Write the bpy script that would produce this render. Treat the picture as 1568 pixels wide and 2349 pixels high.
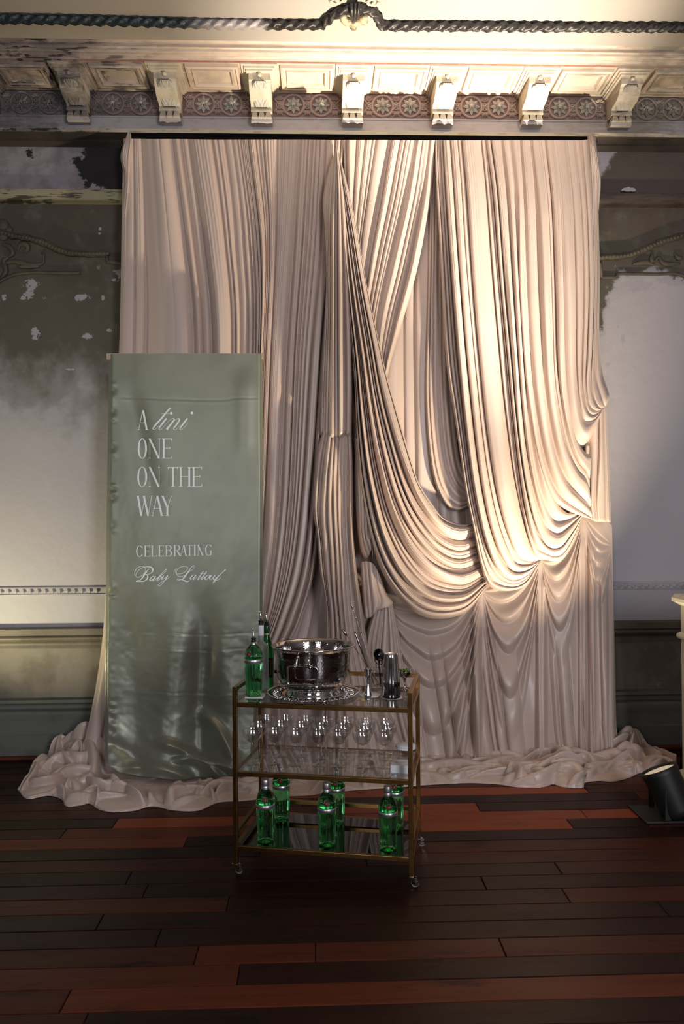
import bpy, bmesh, math, random
import numpy as np
from mathutils import Vector, Matrix

for _o in list(bpy.data.objects):
    bpy.data.objects.remove(_o, do_unlink=True)
scene = bpy.context.scene
C = scene.collection
PI = math.pi

# ------------------------------------------------------------------ camera
IW, IH, FPX = 1568, 2349, 1800.0
CAM = np.array([0.0, 0.0, 1.52])
W = 5.15                                    # the back wall is the plane y = W
YAW, PITCH, ROLL = math.radians(1.9), math.radians(0.49), 0.007
_F = np.array([math.sin(YAW) * math.cos(PITCH), math.cos(YAW) * math.cos(PITCH), math.sin(PITCH)])
_R = np.array([math.cos(YAW), -math.sin(YAW), 0.0])
_U = np.cross(_R, _F)
_R2 = _R * math.cos(ROLL) - _U * math.sin(ROLL)
_U2 = _U * math.cos(ROLL) + _R * math.sin(ROLL)
cam_d = bpy.data.cameras.new('camera')
cam = bpy.data.objects.new('camera', cam_d)
C.objects.link(cam)
cam.matrix_world = Matrix(((_R2[0], _U2[0], -_F[0], CAM[0]), (_R2[1], _U2[1], -_F[1], CAM[1]),
                           (_R2[2], _U2[2], -_F[2], CAM[2]), (0, 0, 0, 1)))
cam_d.sensor_fit = 'VERTICAL'
cam_d.sensor_height = 36.0
cam_d.lens = FPX / IH * 36.0
cam_d.clip_start = 0.05
scene.camera = cam

# ------------------------------------------------------------------ world, lights, exposure
vs = scene.view_settings
vs.view_transform = 'Standard'
vs.look = 'None'
vs.gamma = 1.0
vs.exposure = 0.0
vs.use_curve_mapping = False
scene.cycles.max_bounces = 10
scene.cycles.transparent_max_bounces = 24
scene.cycles.transmission_bounces = 10
scene.cycles.caustics_reflective = False
scene.cycles.caustics_refractive = False
scene.cycles.sample_clamp_indirect = 4.0

world = bpy.data.worlds.new('room_air')
scene.world = world
world.use_nodes = True
world.node_tree.nodes['Background'].inputs[0].default_value = (0.55, 0.56, 0.66, 1)
world.node_tree.nodes['Background'].inputs[1].default_value = 0.05


def light(name, kind, loc, aim, energy, color, **kw):
    d = bpy.data.lights.new(name, kind)
    d.energy = energy
    d.color = color
    for k, v in kw.items():
        setattr(d, k, v)
    o = bpy.data.objects.new(name, d)
    C.objects.link(o)
    o.location = loc
    o.rotation_euler = (Vector(aim) - Vector(loc)).to_track_quat('-Z', 'Y').to_euler()
    return o


# daylight through the two tall windows of the wall behind the camera
light('window_daylight', 'AREA', (2.55, -2.9, 2.35), (0.2, 5.0, 1.7), 178, (0.95, 0.94, 1.0), shape='RECTANGLE', size=1.3, size_y=2.7)
light('window_daylight', 'AREA', (-1.9, -2.9, 2.35), (-0.6, 5.0, 1.5), 55, (0.90, 0.93, 1.0), shape='RECTANGLE', size=1.3, size_y=2.7)
UP = (1.735, 3.95, 0.245)
# beams of the floor uplights (the right one stands in view, its twin is beyond the left frame edge)
light('uplight_beam', 'SPOT', UP, (0.80, 4.45, 4.2), 2500, (1.0, 0.88, 0.71), spot_size=math.radians(39), spot_blend=1.0, shadow_soft_size=0.05)
light('uplight_spill', 'SPOT', UP, (0.72, 4.75, 3.0), 530, (1.0, 0.82, 0.57), spot_size=math.radians(88), spot_blend=1.0, shadow_soft_size=0.05)
light('uplight_beam', 'SPOT', (-2.50, 4.20, 0.32), (-1.75, 4.90, 1.25), 100, (1.0, 0.92, 0.56), spot_size=math.radians(88), spot_blend=0.9, shadow_soft_size=0.06)


# ------------------------------------------------------------------ pixels to places
def rays(px, py):
    px = np.asarray(px, float)
    py = np.asarray(py, float)
    return _F * FPX + _R2 * (px - IW / 2)[..., None] - _U2 * (py - IH / 2)[..., None]


def P(px, py, d=0.0):
    """photo pixel -> point on the plane d metres in front of the back wall"""
    r = rays(px, py)
    t = (W - np.asarray(d, float)) / r[..., 1]
    return CAM + r * t[..., None]


def G(px, py, z=0.0):
    """photo pixel -> point on the level plane at height z"""
    r = rays(px, py)
    t = (np.asarray(z, float) - CAM[2]) / r[..., 2]
    return CAM + r * t[..., None]


# ------------------------------------------------------------------ small numpy tools
def _hash(ix, iy, seed):
    n = (ix.astype(np.int64) * 374761393 + iy.astype(np.int64) * 668265263 + seed * 974711) & 0x7fffffff
    n = ((n ^ (n >> 13)) * 1274126177) & 0x7fffffff
    return ((n ^ (n >> 16)) & 0xffff) / 65535.0


def noise(x, y, seed=0):
    x = np.asarray(x, float)
    y = np.asarray(y, float)
    ix, iy = np.floor(x), np.floor(y)
    fx, fy = x - ix, y - iy
    fx = fx * fx * fx * (fx * (fx * 6 - 15) + 10)
    fy = fy * fy * fy * (fy * (fy * 6 - 15) + 10)
    a = _hash(ix, iy, seed); b = _hash(ix + 1, iy, seed)
    c = _hash(ix, iy + 1, seed); e = _hash(ix + 1, iy + 1, seed)
    return (a + (b - a) * fx) * (1 - fy) + (c + (e - c) * fx) * fy * 1.0


def fbm(x, y, seed=0, n=4):
    s, a, t = 0, 1.0, 0
    for k in range(n):
        s = s + a * (noise(x * 2 ** k, y * 2 ** k, seed + k) - 0.5)
        t += a
        a *= 0.5
    return s / t


def smooth(a, b, x):
    t = np.clip((np.asarray(x, float) - a) / (b - a), 0, 1)
    return t * t * (3 - 2 * t)


def spline(pts, n):
    """Catmull-Rom through pts (k,dim), resampled to n points evenly by length of the first two axes"""
    p = np.asarray(pts, float)
    if len(p) == 2:
        t = np.linspace(0, 1, n)[:, None]
        return p[0] * (1 - t) + p[1] * t
    q = np.vstack([2 * p[0] - p[1], p, 2 * p[-1] - p[-2]])
    out = []
    for i in range(1, len(q) - 2):
        t = np.linspace(0, 1, 24, endpoint=False)[:, None]
        a, b, c, d = q[i - 1], q[i], q[i + 1], q[i + 2]
        out.append(0.5 * (2 * b + (c - a) * t + (2 * a - 5 * b + 4 * c - d) * t ** 2 + (3 * b - a - 3 * c + d) * t ** 3))
    out = np.vstack(out + [p[-1:]])
    L = np.concatenate([[0], np.cumsum(np.linalg.norm(np.diff(out[:, :2], axis=0), axis=1))])
    s = np.linspace(0, L[-1], n)
    return np.stack([np.interp(s, L, out[:, k]) for k in range(out.shape[1])], 1)


def crinterp(A, u):
    """interpolate the stack A (k,...) at parameters u in 0..1 with Catmull-Rom"""
    k = len(A)
    x = np.clip(u, 0, 1) * (k - 1)
    i = np.clip(np.floor(x).astype(int), 0, k - 2)
    t = (x - i).reshape((-1,) + (1,) * (A.ndim - 1))
    q = np.concatenate([2 * A[:1] - A[1:2], A, 2 * A[-1:] - A[-2:-1]])
    a, b, c, d = q[i], q[i + 1], q[i + 2], q[i + 3]
    return 0.5 * (2 * b + (c - a) * t + (2 * a - 5 * b + 4 * c - d) * t ** 2 + (3 * b - a - 3 * c + d) * t ** 3)


# ------------------------------------------------------------------ objects
def mesh_obj(name, verts, faces, mat=None, parent=None, smooth_shade=True):
    me = bpy.data.meshes.new(name)
    me.from_pydata([tuple(map(float, v)) for v in verts], [], [tuple(int(i) for i in f) for f in faces])
    me.update()
    if smooth_shade:
        me.polygons.foreach_set('use_smooth', [True] * len(me.polygons))
    if mat:
        me.materials.append(mat)
    o = bpy.data.objects.new(name, me)
    C.objects.link(o)
    if parent:
        o.parent = parent
    return o


def grid_obj(name, V, mat, parent=None, close_u=False, smooth_shade=True):
    n, m = V.shape[:2]
    idx = np.arange(n * m).reshape(n, m)
    if close_u:
        idx = np.vstack([idx, idx[:1]])
    f = np.stack([idx[:-1, :-1], idx[1:, :-1], idx[1:, 1:], idx[:-1, 1:]], -1).reshape(-1, 4)
    me = bpy.data.meshes.new(name)
    me.vertices.add(n * m)
    me.vertices.foreach_set('co', V.reshape(-1).astype(np.float32))
    me.loops.add(f.size)
    me.loops.foreach_set('vertex_index', f.reshape(-1).astype(np.int32))
    me.polygons.add(len(f))
    me.polygons.foreach_set('loop_start', np.arange(0, f.size, 4, dtype=np.int32))
    me.polygons.foreach_set('use_smooth', np.full(len(f), smooth_shade))
    me.update(calc_edges=True)
    me.validate()
    if mat:
        me.materials.append(mat)
    o = bpy.data.objects.new(name, me)
    C.objects.link(o)
    if parent:
        o.parent = parent
    return o


class MB:
    """collects shapes, builds ONE mesh object"""
    def __init__(s):
        s.v, s.f = [], []

    def add(s, v, f):
        n = len(s.v)
        s.v += [tuple(map(float, p)) for p in v]
        s.f += [tuple(i + n for i in q) for q in f]
        return s

    def box(s, x0, x1, y0, y1, z0, z1):
        return s.add([(x0, y0, z0), (x1, y0, z0), (x1, y1, z0), (x0, y1, z0), (x0, y0, z1), (x1, y0, z1), (x1, y1, z1), (x0, y1, z1)],
                     [(0, 3, 2, 1), (4, 5, 6, 7), (0, 1, 5, 4), (1, 2, 6, 5), (2, 3, 7, 6), (3, 0, 4, 7)])

    def frustum(s, c0, a0, b0, c1, a1, b1):
        """a box from rectangle centre c0 half sizes a0,b0 to c1 half sizes a1,b1 (x,y halves)"""
        v = []
        for c, a, b in ((c0, a0, b0), (c1, a1, b1)):
            v += [(c[0] - a, c[1] - b, c[2]), (c[0] + a, c[1] - b, c[2]), (c[0] + a, c[1] + b, c[2]), (c[0] - a, c[1] + b, c[2])]
        return s.add(v, [(0, 3, 2, 1), (4, 5, 6, 7), (0, 1, 5, 4), (1, 2, 6, 5), (2, 3, 7, 6), (3, 0, 4, 7)])

    def lathe(s, prof, n=32, c=(0, 0, 0), flute=None, cap0=False, cap1=False):
        v, f = [], []
        for r, z in prof:
            for k in range(n):
                a = 2 * PI * k / n
                rr = r * (flute(a, z) if flute else 1.0)
                v.append((c[0] + rr * math.cos(a), c[1] + rr * math.sin(a), c[2] + z))
        for i in range(len(prof) - 1):
            for k in range(n):
                k2 = (k + 1) % n
                f.append((i * n + k, i * n + k2, (i + 1) * n + k2, (i + 1) * n + k))
        if cap0:
            f.append(tuple(range(n))[::-1])
        if cap1:
            b = (len(prof) - 1) * n
            f.append(tuple(b + k for k in range(n)))
        return s.add(v, f)

    def tube(s, pts, r, n=10, cap=True, closed=False):
        pts = [Vector(p) for p in pts]
        rs = r if hasattr(r, '__len__') else [r] * len(pts)
        v, f = [], []
        up = None
        N = len(pts)
        for i, p in enumerate(pts):
            a = pts[(i - 1) % N] if closed else pts[max(0, i - 1)]
            b = pts[(i + 1) % N] if closed else pts[min(N - 1, i + 1)]
            t = (b - a).normalized()
            if up is None:
                up = Vector((0, 0, 1)) if abs(t.z) < 0.9 else Vector((1, 0, 0))
            x = t.cross(up).normalized()
            up = x.cross(t).normalized()
            for k in range(n):
                an = 2 * PI * k / n
                v.append(p + (x * math.cos(an) + up * math.sin(an)) * rs[i])
        for i in range(N if closed else N - 1):
            j = (i + 1) % N
            for k in range(n):
                k2 = (k + 1) % n
                f.append((i * n + k, i * n + k2, j * n + k2, j * n + k))
        if cap and not closed:
            f.append(tuple(range(n))[::-1])
            f.append(tuple((N - 1) * n + k for k in range(n)))
        return s.add(v, f)

    def ball(s, c, r, nu=12, nv=8, sc=(1, 1, 1)):
        prof = [(max(1e-5, math.sin(PI * i / nv)), -math.cos(PI * i / nv)) for i in range(nv + 1)]
        v, f = [], []
        for a, z in prof:
            for k in range(nu):
                an = 2 * PI * k / nu
                v.append((c[0] + r * sc[0] * a * math.cos(an), c[1] + r * sc[1] * a * math.sin(an), c[2] + r * sc[2] * z))
        for i in range(nv):
            for k in range(nu):
                k2 = (k + 1) % nu
                f.append((i * nu + k, i * nu + k2, (i + 1) * nu + k2, (i + 1) * nu + k))
        return s.add(v, f)

    def build(s, name, mat, parent=None, sm=True, bevel=0.0, loc=None, weighted=False):
        o = mesh_obj(name, s.v, s.f, mat, parent, sm)
        if bevel:
            b = o.modifiers.new('bevel', 'BEVEL')
            b.width = bevel
            b.segments = 2
            b.limit_method = 'ANGLE'
        if loc is not None:
            o.location = loc
        return o


def sharp(o, deg=35):
    """flat-looking edges where the angle is large, smooth elsewhere"""
    o.data.set_sharp_from_angle(angle=math.radians(deg))
    return o


def empty(name, loc=(0, 0, 0), rz=0.0):
    o = bpy.data.objects.new(name, None)
    o.empty_display_size = 0.05
    C.objects.link(o)
    o.location = loc
    o.rotation_euler = (0, 0, rz)
    return o


def tag(o, label=None, cat=None, group=None, kind=None):
    if label: o['label'] = label
    if cat: o['category'] = cat
    if group: o['group'] = group
    if kind: o['kind'] = kind
    return o


def copy_tree(o, parent=None):
    c = o.copy()
    C.objects.link(c)
    c.parent = parent
    for ch in [x for x in bpy.data.objects if x.parent == o]:
        copy_tree(ch, c)
    return c


# ------------------------------------------------------------------ materials
def new_mat(name):
    m = bpy.data.materials.new(name)
    m.use_nodes = True
    nt = m.node_tree
    b = nt.nodes['Principled BSDF']
    return m, nt, b


def N(nt, kind, **kw):
    n = nt.nodes.new(kind)
    for k, v in kw.items():
        if k.startswith('i_'):
            n.inputs[k[2:].replace('_', ' ')].default_value = v
        else:
            setattr(n, k, v)
    return n


def c4(c):
    return (c[0], c[1], c[2], 1.0)


def pmat(name, col, rough=0.5, metal=0.0, col2=None, nscale=8.0, bump=0.0, bscale=40.0, coord='Object', stretch=None, thr=(0.4, 0.62), **kw):
    m, nt, b = new_mat(name)
    b.inputs['Base Color'].default_value = c4(col)
    b.inputs['Roughness'].default_value = rough
    b.inputs['Metallic'].default_value = metal
    for k, v in kw.items():
        b.inputs[k.replace('_', ' ')].default_value = v
    tc = N(nt, 'ShaderNodeTexCoord') if coord != 'World' else N(nt, 'ShaderNodeNewGeometry')
    src = tc.outputs[coord] if coord != 'World' else tc.outputs['Position']
    if stretch:
        mp = N(nt, 'ShaderNodeMapping')
        mp.inputs['Scale'].default_value = stretch
        nt.links.new(src, mp.inputs['Vector'])
        src = mp.outputs['Vector']
    if col2:
        n = N(nt, 'ShaderNodeTexNoise', i_Scale=nscale, i_Detail=6.0, i_Roughness=0.6)
        nt.links.new(src, n.inputs['Vector'])
        r = N(nt, 'ShaderNodeMapRange')
        r.inputs['From Min'].default_value = thr[0]
        r.inputs['From Max'].default_value = thr[1]
        nt.links.new(n.outputs['Fac'], r.inputs['Value'])
        mx = N(nt, 'ShaderNodeMix', data_type='RGBA')
        mx.inputs['A'].default_value = c4(col)
        mx.inputs['B'].default_value = c4(col2)
        nt.links.new(r.outputs['Result'], mx.inputs['Factor'])
        nt.links.new(mx.outputs['Result'], b.inputs['Base Color'])
    if bump:
        n2 = N(nt, 'ShaderNodeTexNoise', i_Scale=bscale, i_Detail=5.0)
        nt.links.new(src, n2.inputs['Vector'])
        bp = N(nt, 'ShaderNodeBump')
        bp.inputs['Strength'].default_value = bump
        bp.inputs['Distance'].default_value = 0.01
        nt.links.new(n2.outputs['Fac'], bp.inputs['Height'])
        nt.links.new(bp.outputs['Normal'], b.inputs['Normal'])
    return m


def thin_glass(name, tint=(1, 1, 1), ior=1.45, rough=0.0, refl=(1, 1, 1)):
    m, nt, b = new_mat(name)
    nt.nodes.remove(b)
    out = nt.nodes['Material Output']
    tr = N(nt, 'ShaderNodeBsdfTransparent')
    tr.inputs[0].default_value = c4(tint)
    gl = N(nt, 'ShaderNodeBsdfGlossy')
    gl.inputs['Color'].default_value = c4(refl)
    gl.inputs['Roughness'].default_value = rough
    # Schlick reflectance, the same from both faces of the thin sheet
    lw = N(nt, 'ShaderNodeLayerWeight')
    pw = N(nt, 'ShaderNodeMath', operation='POWER')
    nt.links.new(lw.outputs['Facing'], pw.inputs[0])
    pw.inputs[1].default_value = 5.0
    f0 = ((ior - 1) / (ior + 1)) ** 2
    fr = N(nt, 'ShaderNodeMath', operation='MULTIPLY_ADD')
    nt.links.new(pw.outputs[0], fr.inputs[0])
    fr.inputs[1].default_value = 1 - f0
    fr.inputs[2].default_value = f0
    mx = N(nt, 'ShaderNodeMixShader')
    nt.links.new(fr.outputs[0], mx.inputs[0])
    nt.links.new(tr.outputs[0], mx.inputs[1])
    nt.links.new(gl.outputs[0], mx.inputs[2])
    nt.links.new(mx.outputs[0], out.inputs['Surface'])
    return m


class Graph:
    """tiny helper for the weathered wall materials"""
    def __init__(s, name, rough=0.8):
        s.m, s.nt, s.b = new_mat(name)
        s.b.inputs['Roughness'].default_value = rough
        s.geo = N(s.nt, 'ShaderNodeNewGeometry')
        s.sep = N(s.nt, 'ShaderNodeSeparateXYZ')
        s.nt.links.new(s.geo.outputs['Position'], s.sep.inputs[0])
        s.x, s.y, s.z = s.sep.outputs

    def noise(s, scale, detail=5.0, stretch=(1, 1, 1), off=(0, 0, 0), rough=0.6):
        mp = N(s.nt, 'ShaderNodeMapping')
        mp.inputs['Scale'].default_value = stretch
        mp.inputs['Location'].default_value = off
        s.nt.links.new(s.geo.outputs['Position'], mp.inputs[0])
        n = N(s.nt, 'ShaderNodeTexNoise', i_Scale=scale, i_Detail=detail, i_Roughness=rough)
        s.nt.links.new(mp.outputs[0], n.inputs['Vector'])
        return n.outputs['Fac']

    def math(s, op, a, b=0.0, c=None):
        n = N(s.nt, 'ShaderNodeMath', operation=op)
        for i, v in enumerate((a, b, c)):
            if v is None: continue
            if isinstance(v, (int, float)):
                n.inputs[i].default_value = v
            else:
                s.nt.links.new(v, n.inputs[i])
        return n.outputs[0]

    def rng(s, v, a, b, smooth=True):
        n = N(s.nt, 'ShaderNodeMapRange')
        if smooth: n.interpolation_type = 'SMOOTHSTEP'
        n.inputs['From Min'].default_value = a
        n.inputs['From Max'].default_value = b
        s.nt.links.new(v, n.inputs['Value'])
        return n.outputs['Result']

    def curve(s, v, pts, x0, x1):
        """piecewise linear function of v, pts are (x, y) in real units"""
        ys = [p[1] for p in pts]
        lo, hi = min(ys), max(ys) + 1e-6
        n = N(s.nt, 'ShaderNodeFloatCurve')
        cv = n.mapping.curves[0]
        q = [((p[0] - x0) / (x1 - x0), (p[1] - lo) / (hi - lo)) for p in pts]
        cv.points[0].location = q[0]
        cv.points[1].location = q[-1]
        for a in q[1:-1]:
            cv.points.new(*a)
        for p in cv.points:
            p.handle_type = 'VECTOR'
        n.mapping.update()
        nv = s.rng(v, x0, x1, False)
        s.nt.links.new(nv, n.inputs['Value'])
        return s.math('MULTIPLY_ADD', n.outputs[0], hi - lo, lo)

    def mix(s, fac, a, b):
        n = N(s.nt, 'ShaderNodeMix', data_type='RGBA')
        for key, v in (('Factor', fac), ('A', a), ('B', b)):
            if isinstance(v, (tuple, list)):
                n.inputs[key].default_value = c4(v)
            elif isinstance(v, (int, float)):
                n.inputs[key].default_value = v
            else:
                s.nt.links.new(v, n.inputs[key])
        return n.outputs['Result']

    def spots(s, col, items, paint, wob):
        """paint patches: items are (x, z, half width, half height) on the wall"""
        acc = None
        for x0, z0, rx, rz in items:
            a = s.math('POWER', s.math('ABSOLUTE', s.math('DIVIDE', s.math('SUBTRACT', s.x, x0), rx)), 2.0)
            b = s.math('POWER', s.math('ABSOLUTE', s.math('DIVIDE', s.math('SUBTRACT', s.z, z0), rz)), 2.0)
            d = s.math('ADD', s.math('ADD', a, b), s.math('MULTIPLY', s.math('SUBTRACT', wob, 0.5), 9.0))
            m = s.math('SUBTRACT', 1.0, s.rng(d, 0.75, 1.05))
            acc = m if acc is None else s.math('MAXIMUM', acc, m)
        return s.mix(acc, col, paint)

    def done(s, col, bump=None, dist=0.01, strength=0.6):
        s.nt.links.new(col, s.b.inputs['Base Color'])
        if bump is not None:
            bp = N(s.nt, 'ShaderNodeBump')
            bp.inputs['Strength'].default_value = strength
            bp.inputs['Distance'].default_value = dist
            s.nt.links.new(bump, bp.inputs['Height'])
            s.nt.links.new(bp.outputs[0], s.b.inputs['Normal'])
        return s.m


M = {}
M['satin'] = pmat('champagne_satin', (0.58, 0.465, 0.41), 0.37, Sheen_Weight=0.15, Sheen_Roughness=0.4, Specular_IOR_Level=0.6)
M['green_satin'] = pmat('sage_satin', (0.27, 0.283, 0.222), 0.38, metal=0.38, col2=(0.235, 0.248, 0.195), nscale=3.0, Sheen_Weight=0.2)
M['print'] = pmat('white_print', (0.92, 0.94, 0.98), 0.35)
M['brass'] = pmat('antique_brass', (0.25, 0.135, 0.043), 0.28, metal=1.0, col2=(0.18, 0.095, 0.03), nscale=14)
M['silver'] = pmat('polished_silver', (0.62, 0.60, 0.60), 0.10, metal=1.0)
M['chrome'] = pmat('chrome', (0.75, 0.75, 0.76), 0.06, metal=1.0)
M['gun'] = pmat('dark_steel', (0.26, 0.25, 0.26), 0.10, metal=1.0)
M['black'] = pmat('black_plastic', (0.008, 0.008, 0.009), 0.5)
M['white'] = pmat('white_paper', (0.78, 0.78, 0.80), 0.7)
M['coupe'] = thin_glass('clear_glass', (0.96, 0.96, 0.96), 2.2)
M['shelf_glass'] = thin_glass('shelf_glass', (0.80, 0.82, 0.81), 2.5)
M['smoke_glass'] = thin_glass('smoked_glass', (0.10, 0.095, 0.09), 1.9)
M['lens'] = thin_glass('lens_glass', (0.9, 0.9, 0.88), 1.5)
M['green_glass'] = pmat('green_glass', (0.20, 0.80, 0.33), 0.03, Transmission_Weight=1.0, IOR=1.38)
M['dark_green_glass'] = pmat('dark_green_glass', (0.02, 0.34, 0.09), 0.04, Transmission_Weight=1.0, IOR=1.4)
M['frosted'] = pmat('frosted_glass', (0.90, 0.93, 0.90), 0.45, Transmission_Weight=0.85, IOR=1.3)
M['crystal'] = pmat('crystal_glass', (0.95, 0.95, 0.95), 0.02, Transmission_Weight=1.0, IOR=1.45)
M['foil'] = pmat('silver_foil', (0.62, 0.61, 0.63), 0.33, metal=0.9)
M['seal'] = pmat('red_seal', (0.22, 0.012, 0.02), 0.4)
M['dark_label'] = pmat('dark_label', (0.012, 0.02, 0.012), 0.5)
M['gold_print'] = pmat('gold_print', (0.45, 0.38, 0.18), 0.4, metal=0.5)
M['ink'] = pmat('grey_ink', (0.06, 0.06, 0.07), 0.6)
M['olive'] = pmat('green_olive', (0.10, 0.17, 0.03), 0.3)
M['cream_paint'] = pmat('cream_paint', (0.50, 0.50, 0.40), 0.45)
M['emit'] = None

# =================================================================== THE SETTING
X0, X1 = -4.4, 4.2           # the room from side to side
YF = -3.2                    # the wall behind the camera
CEIL = 1.52 + 2.80
HC = 1.52


def struct(o, label, cat):
    return tag(o, label, cat, kind='structure')


# ---- weathered plaster
LAV = (0.47, 0.44, 0.47)
OLV = (0.105, 0.095, 0.072)
BRN = (0.088, 0.066, 0.050)


def wall_material():
    g = Graph('weathered_plaster', 0.75)
    n1 = g.noise(2.2, 6, off=(3, 0, 1))
    n2 = g.noise(7.0, 6)
    n3 = g.noise(1.1, 4, off=(7, 0, 2))
    # bare lavender plaster below the old paint; the edge of the paint runs at a different height along the wall
    zb = g.curve(g.x, [(-4.4, 2.35), (-2.6, 2.36), (-1.5, 2.34), (0.0, 2.42), (1.72, 2.42), (1.80, 2.55), (1.86, 2.85), (1.98, 3.02), (2.3, 3.08), (4.2, 3.0)], -4.4, 4.2)
    wob = g.math('MULTIPLY_ADD', g.math('SUBTRACT', n1, 0.5), 0.9, zb)
    wob = g.math('MULTIPLY_ADD', g.math('SUBTRACT', n2, 0.5), 0.35, wob)
    soft = g.math('SUBTRACT', g.z, wob)
    left = g.rng(g.x, -1.0, -1.4)
    up_l = g.rng(soft, -0.22, 0.30)
    up_r = g.rng(soft, -0.03, 0.03)
    up = g.mix(left, up_r, up_l)
    old = g.mix(g.rng(n3, 0.35, 0.65), OLV, BRN)
    old = g.mix(g.rng(n2, 0.5, 0.75), old, (0.14, 0.13, 0.10))
    # a pale scraped rim beside the paint edge
    rim = g.math('MULTIPLY', g.rng(soft, -0.10, -0.02), g.math('SUBTRACT', 1.0, g.rng(soft, 0.0, 0.05)))
    lav = g.mix(g.rng(n3, 0.3, 0.7), (LAV[0] * 0.93, LAV[1] * 0.93, LAV[2] * 0.93), LAV)
    lav = g.mix(g.math('MULTIPLY', rim, 0.35), lav, (0.30, 0.32, 0.31))
    col = g.mix(up, lav, old)
    # filler patches and tape marks
    pn = g.noise(5.5, 3, stretch=(1, 1, 1.25), off=(11.3, 0, 4.2), rough=0.7)
    band = g.math('MULTIPLY', g.rng(g.z, 2.72, 2.82), g.math('SUBTRACT', 1.0, g.rng(g.z, 3.12, 3.2)))
    pf = g.math('MULTIPLY', g.rng(pn, 0.655, 0.68), band)
    col = g.mix(g.math('MULTIPLY', pf, left), col, (0.45, 0.42, 0.46))
    items = []
    for a, b, rx, rz in ((70, 652, 16, 10), (66, 672, 10, 12), (10, 681, 5, 6), (52, 684, 7, 4), (102, 684, 5, 3), (186, 683, 17, 7), (237, 684, 4, 6), (82, 765, 9, 13), (200, 772, 13, 6), (250, 758, 5, 5), (163, 847, 12, 2.5), (264, 643, 9, 3.5), (230, 525, 3, 3), (228, 536, 3, 2.5), (1417, 748, 3, 5), (1428, 780, 4, 12), (1395, 838, 5, 7), (1460, 655, 40, 14), (1540, 645, 30, 10)):
        q = P(a, b, 0.0)
        items.append((float(q[0]), float(q[2]), rx / 349.0, rz / 349.0))
    col = g.spots(col, items, (0.40, 0.37, 0.41), g.noise(26, 5, off=(3, 0, 8), rough=0.75))
    # brown-grey dado below the rail, with rubbed spots
    dado = g.math('SUBTRACT', 1.0, g.rng(g.z, 0.80, 0.81))
    dcol = g.mix(g.rng(g.noise(4.0, 6, off=(2, 0, 9)), 0.4, 0.66), (0.23, 0.20, 0.165), (0.15, 0.125, 0.10))
    sp = g.rng(g.noise(6.0, 5, off=(5.1, 0, 1.7), rough=0.75), 0.63, 0.72)
    dcol = g.mix(sp, dcol, (0.40, 0.37, 0.37))
    col = g.mix(dado, col, dcol)
    return g.done(col, n2, 0.012, 0.5)


def aged_material(name, base, dirt, black, bamt=0.5, xs=(-0.7, -1.6), rough=0.7, strch=(1.2, 1, 14), clean=0.45):
    """old paint whose black flaking grows towards the left end of the room"""
    g = Graph(name, rough)
    n1 = g.noise(5.0, 6, stretch=strch, off=(1, 0, 3))
    n2 = g.noise(9.0, 6, off=(4, 0, 2))
    n3 = g.noise(2.4, 5, stretch=(1.2, 1, 6), off=(9, 0, 5), rough=0.7)
    left = g.rng(g.x, xs[0], xs[1])
    right = g.rng(g.x, 1.3, 2.2)
    dirtf = g.math('MULTIPLY', g.rng(n1, 0.45, 0.7), g.math('ADD', clean, g.math('MULTIPLY', g.math('MAXIMUM', left, right), 0.6)))
    col = g.mix(dirtf, base, dirt)
    col = g.mix(g.math('MULTIPLY', left, g.rng(n3, 0.22, 0.55)), col, (0.15, 0.125, 0.125))  # grime and the weaker uplight at the left, both darkened into the paint
    col = g.mix(g.math('MULTIPLY', right, g.rng(n3, 0.30, 0.65)), col, (0.24, 0.21, 0.165))
    bf = g.math('MULTIPLY', g.rng(n1, 0.54, 0.60), g.math('MULTIPLY', left, bamt))
    col = g.mix(bf, col, black)
    return g.done(col, n2, 0.008, 0.5)


M['wall'] = wall_material()
M['cornice'] = aged_material('old_cornice_paint', (0.62, 0.50, 0.41), (0.30, 0.22, 0.17), (0.02, 0.017, 0.016), 1.0)
M['bracket'] = aged_material('bracket_plaster', (0.64, 0.56, 0.45), (0.36, 0.30, 0.23), (0.03, 0.026, 0.024), 0.5, strch=(2, 1, 3))
M['frieze'] = aged_material('frieze_mauve', (0.25, 0.165, 0.15), (0.15, 0.10, 0.09), (0.03, 0.025, 0.025), 0.3, strch=(2, 1, 3))
M['rosette'] = aged_material('rosette_plaster', (0.52, 0.49, 0.43), (0.28, 0.25, 0.21), (0.05, 0.045, 0.042), 0.4, strch=(3, 1, 3))
M['band'] = aged_material('lavender_band', (0.46, 0.43, 0.45), (0.30, 0.25, 0.22), (0.02, 0.017, 0.016), 0.25, xs=(-1.2, -2.0), clean=0.4, strch=(2, 1, 5))
M['fillet'] = aged_material('cream_fillet', (0.62, 0.56, 0.42), (0.25, 0.18, 0.09), (0.012, 0.01, 0.01), 1.0, xs=(-1.0, -1.7), strch=(2, 1, 10))
M['dado_paint'] = pmat('dado_moulding_paint', (0.16, 0.135, 0.105), 0.5, col2=(0.11, 0.09, 0.07), nscale=3, coord='World', bump=0.15, bscale=30)
M['base_paint'] = pmat('grey_green_base_paint', (0.15, 0.155, 0.135), 0.5, col2=(0.11, 0.115, 0.10), nscale=2.5, coord='World', bump=0.15, bscale=30)
M['relief'] = pmat('old_olive_relief', (0.10, 0.085, 0.06), 0.6, col2=(0.055, 0.045, 0.035), nscale=6, coord='World')
M['rope'] = None


def ceiling_mat():
    return pmat('ceiling_paint', (0.345, 0.31, 0.275), 0.8, col2=(0.315, 0.28, 0.25), nscale=0.8, coord='World')


M['ceiling'] = ceiling_mat()


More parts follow.
